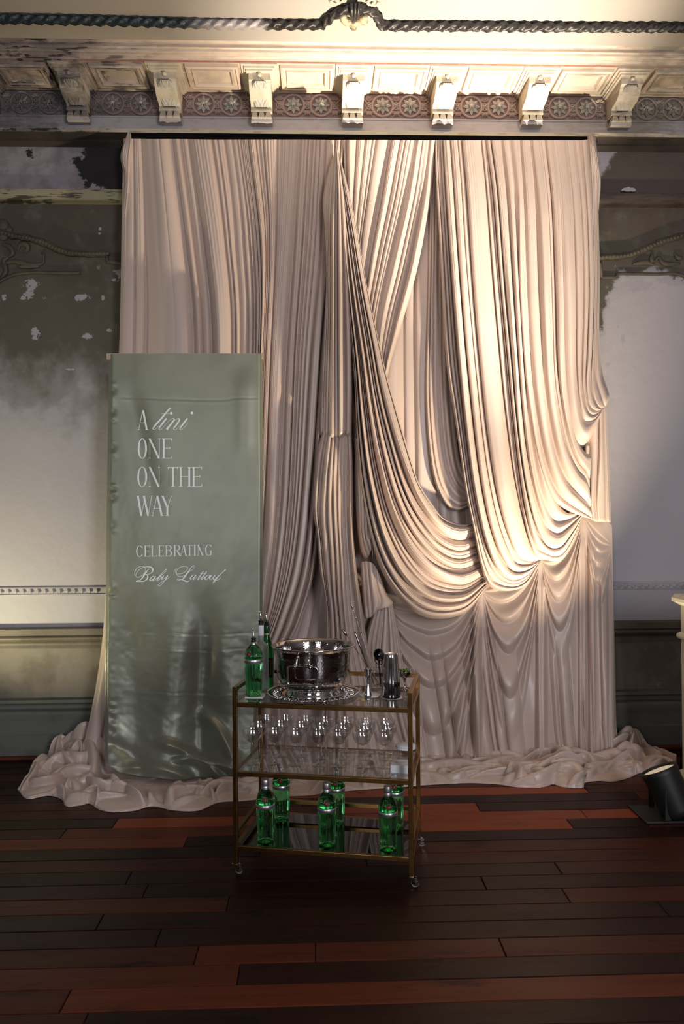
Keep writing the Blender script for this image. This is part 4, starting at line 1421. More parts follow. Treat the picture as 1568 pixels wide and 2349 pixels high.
def under_banner(V):
    """the banner hem weighs the pooled cloth down"""
    x, y, z = V[..., 0], V[..., 1], V[..., 2]
    m = smooth(-1.30, -1.24, x) * (1 - smooth(-0.34, -0.26, x)) * smooth(4.44, 4.50, y) * (1 - smooth(4.74, 4.80, y))
    return z * (1 - m) + np.minimum(z, 0.012 + 0.008 * z / 0.1) * m


def heapL(u, v):
    return 0.10 * np.exp(-((v - 0.12) / 0.25) ** 2) * (np.exp(-((u - 0.22) / 0.16) ** 2) + 0.35)


pool('pooled_hem', [(40, 1812), (62, 1833), (110, 1826), (140, 1834), (152, 1850), (185, 1848), (205, 1844), (228, 1858), (262, 1864), (310, 1860), (350, 1850), (400, 1860), (455, 1860), (500, 1842), (560, 1838), (610, 1832), (640, 1828), (655, 1827)],
     [(105, 1745), (150, 1728), (200, 1722), (300, 1718), (400, 1716), (500, 1716), (600, 1716), (655, 1716)], lc, 401, 0.072, nu=620, nv=170, heap=heapL, press=under_banner)
pool('pooled_hem', [(640, 1828), (700, 1826), (760, 1818), (830, 1812), (900, 1808), (960, 1803), (1020, 1799), (1080, 1797), (1140, 1800), (1185, 1806), (1240, 1808)],
     [(640, 1716), (760, 1714), (860, 1714), (960, 1714), (1060, 1714), (1160, 1712), (1240, 1712)], lr, 431, 0.055, nu=420, nv=120)


def heapR(u, v):
    return 0.13 * np.exp(-((u - 0.62) / 0.10) ** 2) * np.exp(-((v - 0.1) / 0.3) ** 2) + 0.06 * np.exp(-((u - 0.28) / 0.14) ** 2) * np.exp(-((v - 0.5) / 0.35) ** 2)


pool('pooled_hem', [(1150, 1800), (1200, 1804), (1245, 1806), (1268, 1800), (1290, 1806), (1335, 1808), (1342, 1796), (1375, 1792), (1405, 1794), (1440, 1786), (1468, 1774), (1500, 1776), (1540, 1774), (1552, 1762)],
     [(1150, 1712), (1220, 1712), (1300, 1712), (1380, 1710), (1415, 1706), (1445, 1712), (1475, 1722), (1510, 1742), (1545, 1757)], lr, 457, 0.070, nu=520, nv=150, heap=heapR)

# ---------- the rail that carries the drapes
rl = tag(empty('curtain_rail'), 'dark rail on slim posts carrying the satin drapes', 'rail')
a, b = P(294, 331, 0.190), P(1358, 333, 0.190)
MB().tube([a, b], 0.016, 12).build('rail_tube', M['black'], rl)
for q in (a, b):
    p0 = np.array([q[0], W - 0.0985, q[2]])
    MB().tube([(p0[0], p0[1], 0.0), tuple(p0)], 0.0075, 10).build('post', M['black'], rl)
    MB().tube([tuple(p0), tuple(q)], 0.0075, 10).build('bracket_arm', M['black'], rl)

# =================================================================== BANNER
bn = tag(empty('fabric_banner'), 'sage green satin banner with white lettering hung on a timber stand', 'banner')


def banner_d(x, y):
    """distance from the wall of the banner cloth at a photo pixel"""
    x = np.asarray(x, float)
    y = np.asarray(y, float)
    d = np.interp(y, [800, 1300, 1640, 1720, 1760, 1800], [0.44, 0.475, 0.50, 0.535, 0.575, 0.60])
    d = d + 0.010 * fbm(x / 130, y / 260, 500, 3)
    d += 0.004 * fbm(x / 40 + y / 160, y / 70, 505, 3) * smooth(880, 1300, y)
    low = smooth(1330, 1520, y)
    # soft hollows and swells in the lower half
    d -= 0.045 * low * np.exp(-((x - 462 + (y - 1600) * 0.05) / 30) ** 2)
    d += 0.028 * low * np.exp(-((x - 395 + (y - 1550) * 0.10) / 34) ** 2)
    d += 0.024 * smooth(1480, 1600, y) * np.exp(-((x - 540) / 40) ** 2)
    d -= 0.020 * low * np.exp(-((x - 300 - (y - 1500) * 0.05) / 30) ** 2)
    d += 0.010 * smooth(1380, 1480, y) * fbm(x / 45, y / 38, 511, 3)
    # fold creases from the packet
    for yc, a, x0, x1 in ((914, 0.0006, 280, 590), (1452, 0.0011, 300, 585), (1488, 0.0009, 300, 560), (1588, 0.0008, 320, 560)):
        w = smooth(x0 - 10, x0 + 10, x) * (1 - smooth(x1 - 10, x1 + 10, x))
        yy = yc + 3 * np.sin(x / 60.0) + 5 * fbm(x / 50, x * 0, yc, 2)
        d -= a * w * np.exp(-((y - yy) / 2.5) ** 2) - 0.6 * a * w * np.exp(-((y - yy - 5) / 3) ** 2)
    # puckered hem on the left, hollow under the top corners
    d += 0.004 * np.exp(-((x - 258) / 8) ** 2) * np.sin(y / 5.0 + 9 * noise(x * 0 + 1, y / 50, 3)) * smooth(0.35, 0.8, noise(x * 0, y / 45, 9))
    d -= 0.010 * np.exp(-((x - 300 - (y - 900) * 0.2) / 26) ** 2) * smooth(860, 950, y) * (1 - smooth(1050, 1200, y))
    d += 0.008 * np.exp(-((x - 560) / 22) ** 2) * (1 - smooth(1000, 1100, y)) * smooth(830, 900, y)
    # rolling folds where the cloth meets the floor
    for (xa, ya, xb, yb, w, a) in ((372, 1705, 500, 1772, 11, 0.055), (410, 1742, 535, 1765, 9, 0.045), (300, 1760, 430, 1782, 10, 0.035), (470, 1640, 535, 1745, 13, 0.04), (250, 1700, 330, 1768, 16, -0.02)):
        L = math.hypot(xb - xa, yb - ya)
        tx, ty = (xb - xa) / L, (yb - ya) / L
        al = (x - xa) * tx + (y - ya) * ty
        ac = -(x - xa) * ty + (y - ya) * tx + 8 * np.sin(al / 40.0)
        d += a * np.exp(-(ac / w) ** 2) * smooth(-25, 15, al) * (1 - smooth(L - 15, L + 30, al))
    return d


def banner_cloth():
    nx, ny = 220, 520
    s = np.linspace(0, 1, nx)[:, None]
    t = np.linspace(0, 1, ny)[None, :]
    bot = np.interp(s, [0, 0.03, 0.10, 0.25, 0.45, 0.65, 0.82, 1.0], [1736, 1758, 1772, 1781, 1788, 1796, 1798, 1788])
    y = 812 + (bot - 812) * t
    xl = np.interp(y, [812, 1100, 1500, 1740, 1800], [250, 246, 241.5, 240, 244])
    xr = np.interp(y, [812, 1100, 1400, 1560, 1660, 1800], [602, 603, 602, 595, 588, 575])
    x = xl + (xr - xl) * s
    d = banner_d(x, y)
    d = d - 0.02 * np.exp(-(s / 0.012) ** 2) - 0.02 * np.exp(-((1 - s) / 0.012) ** 2)
    V = P(x, y, d)
    V[..., 2] = np.maximum(V[..., 2], 0.024)
    return grid_obj('banner_cloth', V, M['green_satin'], bn)


banner_cloth()
# timber stand: top bar with its end showing, two uprights behind
M['timber'] = pmat('pale_pine', (0.55, 0.42, 0.34), 0.6, col2=(0.45, 0.33, 0.26), nscale=8, stretch=(1, 1, 8))
a_, b_ = P(244, 817, 0.425), P(603, 816, 0.425)
MB().box(a_[0], b_[0], a_[1] - 0.002, a_[1] + 0.024, a_[2] - 0.017, a_[2] + 0.017).build('top_bar', M['timber'], bn, sm=False, bevel=0.002)
for xx in (a_[0] + 0.05, b_[0] - 0.07):
    MB().box(xx, xx + 0.035, a_[1] + 0.024, a_[1] + 0.048, 0.0, a_[2]).build('upright', M['timber'], bn, sm=False, bevel=0.002)


class Letters:
    """flat print laid on the banner cloth; drawn in the units of an enlarged crop"""
    def __init__(s):
        s.v, s.f = [], []

    def quadstrip(s, a, b):
        n = len(s.v)
        for p, q in zip(a, b):
            s.v += [p, q]
        for i in range(len(a) - 1):
            s.f.append((n + 2 * i, n + 2 * i + 1, n + 2 * i + 3, n + 2 * i + 2))

    def line(s, x0, y0, x1, y1, w, w1=None, n=6):
        p = np.linspace((x0, y0), (x1, y1), n)
        s.pen([(q[0], q[1], w + ((w if w1 is None else w1) - w) * i / (n - 1)) for i, q in enumerate(p)], raw=True)

    def pen(s, pts, raw=False, n=None):
        c = np.asarray(pts, float) if raw else spline(pts, n or max(10, 7 * len(pts)))
        t = np.gradient(c[:, :2], axis=0)
        t /= np.maximum(np.linalg.norm(t, axis=1), 1e-6)[:, None]
        nn = np.stack([-t[:, 1], t[:, 0]], 1) * (c[:, 2] / 2)[:, None]
        s.quadstrip(c[:, :2] - nn, c[:, :2] + nn)

    def hbar(s, x0, x1, y, h=4.0):
        s.line(x0, y, x1, y, h)

    def ring(s, cx, cy, rx, ry, ws, wh, a0=0, a1=360, n=40):
        a = np.radians(np.linspace(a0, a1, n))
        o = np.stack([cx + rx * np.cos(a), cy + ry * np.sin(a)], 1)
        i = np.stack([cx + (rx - ws) * np.cos(a), cy + (ry - wh) * np.sin(a)], 1)
        s.quadstrip(o, i)

    def dot(s, cx, cy, r):
        a = np.radians(np.linspace(0, 360, 17))
        s.quadstrip(np.stack([cx + r * np.cos(a), cy + r * np.sin(a)], 1), np.full((17, 2), (cx, cy)))

    def tri(s, a, b, c):
        n = len(s.v)
        s.v += [np.array(a, float), np.array(b, float), np.array(c, float)]
        s.f.append((n, n + 1, n + 2))

    # ---- high-contrast capitals in the box x0..x1, yt..yb
    def glyph(s, ch, x0, x1, yt, yb, k=1.0):
        T, t, h = 17.0 * k, 5.0 * k, 4.6 * k
        se = 9 * k
        w, H = x1 - x0, yb - yt
        m = (yt + yb) / 2
        if ch == 'O':
            s.ring((x0 + x1) / 2, m, w / 2, H / 2 + 2, T, h)
        elif ch == 'C' or ch == 'G':
            s.ring(x0 + w * 0.52, m, w * 0.52, H / 2 + 2, T, h, 42, 318)
            s.line(x0 + w * 0.93, yt + 2, x0 + w * 0.93, yt + H * 0.24, t, t)
            if ch == 'C':
                s.line(x0 + w * 0.93, yb - H * 0.16, x0 + w * 0.93, yb - H * 0.10, t)
            else:
                s.line(x0 + w * 0.86, m + H * 0.06, x0 + w * 0.86, yb - 4 * k, T * 0.8)
                s.hbar(x0 + w * 0.66, x1 + 2, m + H * 0.06, h)
        elif ch == 'N':
            s.line(x0 + se, yt, x0 + se, yb, t)
            s.line(x1 - se, yt, x1 - se, yb, t)
            s.line(x0 + se * 0.9, yt + 1, x1 - se * 1.4, yb, T)
            s.hbar(x0 - 2, x0 + se * 2, yb - h / 2, h); s.hbar(x0, x0 + se * 1.6, yt + h / 2, h); s.hbar(x1 - 2 * se, x1, yt + h / 2, h)
        elif ch in 'EL':
            s.line(x0 + se + T / 2, yt, x0 + se + T / 2, yb, T)
            s.hbar(x0, x1 if ch == 'E' else x0 + T + 2 * se, yt + h / 2, h)
            s.hbar(x0, x1, yb - h / 2, h)
            s.tri((x1, yb - h), (x1, yb - H * 0.20), (x1 - 10 * k, yb - h))
            if ch == 'E':
                s.hbar(x0 + se, x0 + w * 0.78, m - H * 0.02, h)
                s.line(x0 + w * 0.78, m - H * 0.09, x0 + w * 0.78, m + H * 0.05, t)
                s.tri((x1 - 3 * k, yt + h), (x1 - 3 * k, yt + H * 0.18), (x1 - 12 * k, yt + h))
        elif ch == 'T':
            c = (x0 + x1) / 2
            s.line(c, yt, c, yb, T)
            s.hbar(x0, x1, yt + h / 2, h)
            s.tri((x0, yt + h), (x0, yt + H * 0.18), (x0 + 10 * k, yt + h)); s.tri((x1, yt + h), (x1, yt + H * 0.18), (x1 - 10 * k, yt + h))
            s.hbar(c - T / 2 - se, c + T / 2 + se, yb - h / 2, h)
        elif ch == 'H':
            for c in (x0 + se + T / 2, x1 - se - T / 2):
                s.line(c, yt, c, yb, T)
                for yy in (yt + h / 2, yb - h / 2):
                    s.hbar(c - T / 2 - se, c + T / 2 + se, yy, h)
            s.hbar(x0 + se + T, x1 - se - T, m - H * 0.02, h)
        elif ch == 'I':
            c = (x0 + x1) / 2
            s.line(c, yt, c, yb, T)
            for yy in (yt + h / 2, yb - h / 2):
                s.hbar(c - T / 2 - se * 0.8, c + T / 2 + se * 0.8, yy, h)
        elif ch == 'A':
            ax = x0 + w * 0.50
            s.line(ax - 3 * k, yt, x0 + se, yb, t)
            s.line(ax, yt, x1 - se - 4 * k, yb, T)
            s.hbar(x0 + w * 0.24, x0 + w * 0.72, yt + H * 0.63, h)
            s.hbar(x0 - 2, x0 + 2 * se, yb - h / 2, h); s.hbar(x1 - 3 * se, x1 + 2, yb - h / 2, h)
        elif ch == 'W':
            q = [x0 + w * f for f in (0.08, 0.30, 0.50, 0.72, 0.94)]
            s.line(q[0], yt, q[1], yb, T); s.line(q[2] + 2, yt + H * 0.06, q[1], yb, t)
            s.line(q[2] - 6, yt + H * 0.02, q[3], yb, T); s.line(q[4], yt, q[3], yb, t)
            s.hbar(x0 - 2, x0 + w * 0.20, yt + h / 2, h); s.hbar(q[4] - se, q[4] + se, yt + h / 2, h); s.hbar(q[2] - 2 * se, q[2] + se, yt + h / 2, h)
        elif ch == 'Y':
            c = x0 + w * 0.56
            s.line(x0 + se + 3, yt, c, m + H * 0.08, T); s.line(x1 - se, yt, c + 3, m + H * 0.08, t)
            s.line(c, m + H * 0.04, c, yb, T)
            s.hbar(x0 - 2, x0 + 3 * se, yt + h / 2, h); s.hbar(x1 - 2 * se, x1 + 2, yt + h / 2, h); s.hbar(c - T / 2 - se, c + T / 2 + se, yb - h / 2, h)
        elif ch in 'BR':
            s.line(x0 + se + T / 2, yt, x0 + se + T / 2, yb, T)
            s.hbar(x0, x0 + w * 0.62, yt + h / 2, h)
            rx = w * 0.40
            s.ring(x0 + w * 0.55, yt + H * 0.24, rx, H * 0.24, T, h, -90, 90)
            s.hbar(x0 + se, x0 + w * 0.58, yt + H * 0.47, h)
            if ch == 'B':
                s.ring(x0 + w * 0.55, yt + H * 0.735, rx * 1.1, H * 0.265, T, h, -90, 90)
                s.hbar(x0, x0 + w * 0.58, yb - h / 2, h)
            else:
                s.hbar(x0, x0 + T + 2 * se, yb - h / 2, h)
                s.line(x0 + w * 0.50, yt + H * 0.48, x1 - 4 * k, yb, T * 0.95)
                s.hbar(x1 - 2 * se, x1 + 4 * k, yb - h / 2, h)

    def build(s, name, ox=230, oy=790, sc=3.851, off=0.0035):
        v = np.array(s.v)
        px, py = ox + v[:, 0] / sc, oy + v[:, 1] / sc
        W3 = P(px, py, banner_d(px, py) + off)
        return mesh_obj(name, W3, s.f, M['print'], bn, False)


L = Letters()
L.glyph('A', 330, 424, 582, 757)
L.build('lettering_line')
L = Letters()
L.pen([(790, 132, 30), (700, 240, 32), (600, 360, 34), (500, 470, 34), (450, 535, 26), (445, 562, 16), (468, 573, 9), (510, 545, 8), (565, 485, 7)])
L.line(606, 248, 765, 248, 10)
L.dot(806, 246, 29)
L.pen([(712, 345, 28), (650, 425, 34), (585, 510, 28), (562, 550, 18), (572, 573, 11), (602, 568, 8), (650, 520, 7), (760, 400, 7), (820, 352, 8)])
L.pen([(818, 354, 8), (848, 346, 11), (866, 360, 20), (850, 400, 32), (790, 475, 36), (715, 572, 40)])
L.pen([(770, 510, 7), (850, 420, 7), (915, 360, 9), (950, 346, 13), (972, 365, 22), (955, 410, 30), (895, 495, 30), (855, 545, 22), (862, 571, 12), (890, 576, 8), (930, 545, 7), (985, 480, 7)])
L.pen([(1130, 345, 28), (1070, 425, 34), (1005, 510, 28), (980, 550, 18), (990, 573, 11), (1020, 565, 8), (1070, 520, 8), (1135, 447, 9)])
L.dot(1221, 240, 29)
L.build('lettering_line', 300, 920, 8.711)
L = Letters()
for ch, a, b in (('O', 330, 412), ('N', 428, 530), ('E', 543, 635)):
    L.glyph(ch, a, b, 832, 1008)
L.build('lettering_line')
L = Letters()
for ch, a, b in (('O', 326, 414), ('N', 428, 528), ('T', 597, 686), ('H', 692, 803), ('E', 806, 899)):
    L.glyph(ch, a, b, 1083, 1258)
L.build('lettering_line')
L = Letters()
for ch, a, b in (('W', 320, 462), ('A', 452, 556), ('Y', 536, 636)):
    L.glyph(ch, a, b, 1338, 1515)
L.build('lettering_line')
L = Letters()
for ch, a, b in (('C', 316, 376), ('E', 386, 438), ('L', 447, 498), ('E', 510, 560), ('B', 573, 632), ('R', 645, 708), ('A', 706, 766), ('T', 762, 814), ('I', 822, 846), ('N', 857, 913), ('G', 925, 984)):
    dy = -(a - 316) * 0.017
    L.glyph(ch, a, b, 1779 + dy, 1876 + dy, 0.66)
L.build('lettering_line')
L = Letters()
L.pen([(62, 278, 9), (60, 235, 8), (85, 175, 8), (140, 135, 8), (195, 132, 8), (228, 160, 8), (230, 195, 8), (205, 245, 8), (160, 285, 8), (110, 303, 8), (80, 290, 8), (80, 255, 8), (110, 205, 8), (165, 160, 8), (225, 140, 9), (285, 137, 15), (330, 155, 22), (345, 185, 22), (335, 215, 16), (300, 245, 9), (240, 258, 7)])
L.pen([(290, 162, 6), (255, 205, 15), (215, 260, 24), (180, 310, 20), (145, 345, 10), (105, 352, 8), (78, 365, 8), (100, 371, 9), (150, 366, 11), (190, 366, 13), (230, 352, 17), (258, 320, 22), (265, 290, 18), (250, 265, 9), (240, 258, 7)])


def sc_a(dx, dy):
    L.pen([(x + dx, y + dy, w) for x, y, w in ((385, 290, 8), (355, 285, 9), (315, 310, 16), (298, 340, 20), (305, 356, 12), (335, 340, 8), (370, 305, 7), (390, 285, 14), (360, 325, 20), (342, 350, 14), (352, 361, 8), (385, 335, 7), (415, 305, 7))])


sc_a(0, 0)
L.pen([(405, 320, 7), (470, 255, 7), (530, 195, 8), (553, 172, 8), (555, 190, 8), (520, 235, 9), (470, 270, 11), (435, 310, 20), (408, 345, 18), (415, 360, 9), (450, 335, 9), (475, 300, 12), (476, 280, 10), (458, 288, 7), (480, 305, 7), (510, 280, 7)])
L.pen([(515, 272, 14), (490, 310, 20), (482, 330, 12), (495, 338, 8), (540, 305, 7), (580, 270, 12), (550, 320, 18), (520, 365, 12), (480, 415, 9), (445, 440, 9), (430, 432, 8), (440, 405, 8), (490, 370, 8), (560, 335, 8), (608, 295, 8)])
L.pen([(720, 160, 8), (692, 190, 8), (700, 225, 8), (730, 250, 8), (790, 245, 8), (850, 215, 8), (882, 180, 8), (885, 150, 8), (860, 133, 8), (820, 130, 8), (765, 150, 8), (720, 190, 8), (712, 235, 8), (730, 275, 8), (780, 288, 8), (840, 275, 8), (890, 235, 8), (950, 190, 8), (985, 150, 8), (992, 125, 8), (975, 120, 8), (945, 145, 9), (915, 190, 17), (870, 255, 25), (830, 310, 20), (790, 336, 12), (740, 346, 9), (722, 338, 8), (745, 326, 8), (790, 336, 11), (850, 360, 19), (885, 368, 16), (920, 350, 8)])
sc_a(632, -20)
for dx in (0, 53):
    L.pen([(1133 + dx, 205, 13), (1090 + dx, 270, 18), (1050 + dx, 325, 17), (1046 + dx, 341, 9), (1070 + dx, 330, 7), (1108 + dx, 290, 7)])
L.line(1078, 241, 1188, 241, 8)
L.pen([(1215, 262, 9), (1180, 285, 15), (1158, 320, 18), (1170, 341, 10), (1200, 325, 9), (1225, 290, 14), (1222, 268, 10), (1210, 262, 7), (1238, 275, 7)])
L.pen([(1262, 262, 14), (1235, 305, 20), (1232, 330, 12), (1250, 339, 8), (1290, 300, 7), (1320, 262, 14), (1290, 308, 20), (1285, 335, 10), (1300, 340, 8), (1335, 305, 7)])
L.pen([(1300, 345, 7), (1370, 275, 7), (1430, 225, 8), (1475, 180, 8), (1487, 174, 9), (1470, 197, 9), (1420, 237, 11), (1370, 282, 18), (1320, 345, 23), (1285, 392, 19)])
L.pen([(1318, 340, 8), (1355, 346, 9), (1395, 318, 8), (1408, 298, 8)])
L.build('lettering_line', 300, 1280, 6.817)

# =================================================================== BAR CART
ZB, ZM, ZT = 0.120, 0.438, 0.734          # upper faces of the three shelf frames
FLc, FRc, BRc = G(541, 1981, 0.041), G(943, 2010, 0.041), G(957, 1920, 0.041)
ex = (FRc - FLc); CW = float(np.linalg.norm(ex[:2])); ex = ex / np.linalg.norm(ex)
ey = np.array([-ex[1], ex[0], 0])
CD = 0.395
CA = math.atan2(ex[1], ex[0])
cc0 = (FLc + FRc) / 2 + ey * CD / 2
cart = tag(empty('bar_cart', (cc0[0], cc0[1], 0), CA), 'antique brass three-tier glass bar cart on clear castors', 'cart')
LT = 0.019
hw_, hd_ = CW / 2, CD / 2
for sx in (-1, 1):
    for sy in (-1, 1):
        x, y = sx * hw_, sy * hd_
        lg = MB().box(x - LT / 2, x + LT / 2, y - LT / 2, y + LT / 2, 0.041, 0.80).build('leg', M['brass'], cart, sm=False, bevel=0.0015)
        cs = empty('castor')
        cs.parent = cart
        cs.location = (x, y, 0)
        MB().box(-0.016, 0.016, -0.012, 0.012, 0.036, 0.042).box(0.006, 0.022, -0.011, -0.008, 0.014, 0.038).box(0.006, 0.022, 0.008, 0.011, 0.014, 0.038).build('fork', M['chrome'], cs, sm=False)
        wq = MB().lathe([(0.002, -0.007), (0.014, -0.007), (0.017, -0.003), (0.017, 0.003), (0.014, 0.007), (0.002, 0.007)], 22, cap0=True, cap1=True).build('wheel', M['crystal'], cs)
        wq.rotation_euler = (PI / 2, 0, 0)
        wq.location = (0.016, 0, 0.0172)
        cs.rotation_euler = (0, 0, {(-1, -1): -0.3, (1, -1): -0.2, (1, 1): 0.4, (-1, 1): 0.3}[(sx, sy)])


def rail(name, x0, x1, y0, y1, z1, th=0.019):
    return MB().box(x0, x1, y0, y1, z1 - th, z1).build(name, M['brass'], cart, sm=False, bevel=0.0012)


h2 = LT / 2
for z, nm in ((ZT, 'top'), (ZM, 'middle'), (ZB, 'bottom')):
    rail('shelf_rail', -hw_ + h2, hw_ - h2, -hd_ - h2, -hd_ + h2, z)
    rail('shelf_rail', -hw_ + h2, hw_ - h2, hd_ - h2, hd_ + h2, z)
    for sx in (-1, 1):
        rail('shelf_rail', sx * hw_ - h2, sx * hw_ + h2, -hd_ + h2, hd_ - h2, z)
    MB().box(-hw_ + h2, hw_ - h2, -hd_ + h2, hd_ - h2, z - 0.0065, z - 0.0005).build('glass_shelf', M['smoke_glass'] if nm == 'bottom' else M['shelf_glass'], cart, sm=False)
for z in (0.80, ZB + 0.064):
    rail('gallery_rail', -hw_ + h2, hw_ - h2, hd_ - h2, hd_ + h2, z, 0.017)
    for sx in (-1, 1):
        rail('gallery_rail', sx * hw_ - h2, sx * hw_ + h2, -hd_ + h2, hd_ - h2, z, 0.017)
GZT, GZM, GZB = ZT - 0.0005, ZM - 0.0005, ZB - 0.0005


def on(px, py, z):
    p = G(px, py, z)
    return (float(p[0]), float(p[1]), float(z))


def cart_at(lx, ly, z):
    q = cc0 + ex * lx + ey * ly
    return (float(q[0]), float(q[1]), float(z))


# ---------- coupe glasses
def coupe():
    r = tag(empty('coupe_glass'), 'clear stemmed coupe glass on the middle shelf of the cart', 'glass', 'coupe glasses on the middle shelf')
    bowl = [(0.0005, 0.096), (0.010, 0.0965), (0.020, 0.100), (0.031, 0.109), (0.039, 0.122), (0.043, 0.138), (0.0435, 0.152), (0.0428, 0.1525), (0.0420, 0.150), (0.0415, 0.138), (0.0375, 0.123), (0.030, 0.111), (0.019, 0.102), (0.0005, 0.099)]
    MB().lathe(bowl, 36).build('bowl', M['coupe'], r)
    MB().lathe([(0.0036, 0.006), (0.0030, 0.02), (0.0028, 0.05), (0.0030, 0.080), (0.0048, 0.090), (0.0085, 0.0965)], 14).build('stem', M['stem'], r)
    MB().lathe([(0.0005, 0.0), (0.030, 0.0), (0.032, 0.0008), (0.0315, 0.0018), (0.018, 0.0035), (0.008, 0.006), (0.0036, 0.010)], 36).build('foot', M['coupe'], r)
    return r


M['stem'] = thin_glass('stem_glass', (0.88, 0.88, 0.88), 2.0)
spots = [(576, 1752), (630, 1752), (678, 1755), (729.5, 1756), (776, 1758), (831, 1759), (881, 1760),
         (592, 1735), (643.7, 1733.5), (691, 1735), (738, 1740), (787, 1740), (839, 1741), (889, 1742),
         (610, 1717), (657, 1716.6), (701.6, 1720), (747, 1723), (796, 1722), (842, 1724), (886, 1726)]
rowname = ['front', 'middle', 'back']
ordn = ['first', 'second', 'third', 'fourth', 'fifth', 'sixth', 'seventh']
cp = coupe()
for i, (a, b) in enumerate(spots):
    o = cp if i == 0 else copy_tree(cp)
    q = on(a, b, GZM)
    lx, ly = float(np.dot(np.array(q)[:2] - cc0[:2], ex[:2])), float(np.dot(np.array(q)[:2] - cc0[:2], ey[:2]))
    o.location = cart_at(max(lx, -0.331), min(ly, 0.154), GZM)
    o['label'] = 'clear stemmed coupe glass, %s in the %s row counting from the napkin stack' % (ordn[6 - i % 7], rowname[i // 7])
    o.rotation_euler = (0, 0, i * 0.7)

# ---------- gin bottles
M['gin_text'] = M['ink']


def band_text(body, R, z, size, a0, parent, name='lettering', mat=None, R1=None):
    cu = bpy.data.curves.new('txt', 'FONT')
    cu.body = body
    cu.size = size
    cu.resolution_u = 2
    ob = bpy.data.objects.new('txt', cu)
    C.objects.link(ob)
    me = bpy.data.meshes.new_from_object(ob.evaluated_get(bpy.context.evaluated_depsgraph_get()))
    bpy.data.objects.remove(ob, do_unlink=True)
    xs = [v.co.x for v in me.vertices]
    w = max(xs)
    for v in me.vertices:
        a = a0 + (v.co.x - w / 2) / R
        v.co = Vector((R * math.cos(a), R * math.sin(a), z + v.co.y))
    me.materials.clear()
    me.materials.append(mat or M['ink'])
    o = bpy.data.objects.new(name, me)
    C.objects.link(o)
    o.parent = parent
    return o


def gin(label, pour=False):
    r = tag(empty('gin_bottle'), label, 'bottle', 'green gin bottles on the bottom shelf')

    def fl(a, z):
        k = smooth(0.004, 0.03, z) * (1 - smooth(0.138, 0.147, z))
        return 1 - 0.045 * float(k) * (0.5 - 0.5 * math.cos(14 * a)) ** 0.6
    prof = [(0.0008, 0.018), (0.012, 0.016), (0.022, 0.006), (0.027, 0.0), (0.0335, 0.001), (0.0355, 0.006), (0.0365, 0.03), (0.0375, 0.06), (0.0390, 0.10), (0.0402, 0.138), (0.0402, 0.147), (0.0405, 0.148), (0.0405, 0.166)]
    MB().lathe(prof, 84, flute=fl).build('glass_body', M['green_glass'], r)

    def fd(a, z):
        return 1 - 0.05 * (1 - float(smooth(0.19, 0.235, z))) * (0.5 - 0.5 * math.cos(9 * a)) ** 0.7
    dome = [(0.0405, 0.166), (0.0418, 0.168), (0.0418, 0.171), (0.0410, 0.182), (0.0385, 0.194), (0.0335, 0.206), (0.0255, 0.217), (0.0180, 0.225), (0.0150, 0.232), (0.0150, 0.240), (0.0008, 0.2405)]
    MB().lathe(dome, 72, flute=fd).build('faceted_shoulder', M['green_glass'], r)
    bd = MB().lathe([(0.0406, 0.1485), (0.0414, 0.149), (0.0416, 0.157), (0.0414, 0.1655), (0.0406, 0.166)], 48).build('label_band', M['foil'], r)
    band_text('TANQUERAY Nº TEN', 0.0419, 0.1535, 0.0085, -PI / 2, bd, 'lettering')
    se = MB().lathe([(0.0005, 0.004), (0.006, 0.0035), (0.0085, 0.001), (0.0088, -0.004)], 20).build('wax_seal', M['seal'], r)
    se.location = (-0.004, -0.0378, 0.190)
    se.rotation_euler = (math.radians(66), 0, math.radians(-6))
    sr = MB().tube([(0.0115 * math.cos(2 * PI * k / 24), 0.0115 * math.sin(2 * PI * k / 24), 0.0) for k in range(24)], 0.0022, 8, closed=True).build('glass_rim', M['green_glass'], se)
    if pour:
        MB().lathe([(0.0158, 0.222), (0.0162, 0.226), (0.0162, 0.239), (0.0005, 0.2392)], 28).build('neck_foil', M['foil'], r)
        pourer(r, 0.240)
    else:
        MB().lathe([(0.0158, 0.222), (0.0168, 0.226), (0.0168, 0.240), (0.0162, 0.241), (0.0172, 0.2425), (0.0172, 0.266), (0.0160, 0.2685), (0.0005, 0.2687)], 32).build('cap', M['foil'], r)
    return r


def pourer(r, z):
    p = MB().lathe([(0.0005, z), (0.0115, z), (0.0120, z + 0.004), (0.0100, z + 0.006), (0.0100, z + 0.012), (0.0125, z + 0.014), (0.0125, z + 0.016), (0.0005, z + 0.018)], 20).build('pourer_stopper', M['black'], r)
    MB().tube([(0, 0, z + 0.014), (0, 0, z + 0.026), (-0.002, 0, z + 0.044), (-0.006, 0, z + 0.058)], [0.0052, 0.0045, 0.0040, 0.0032], 12).build('spout', M['chrome'], p)


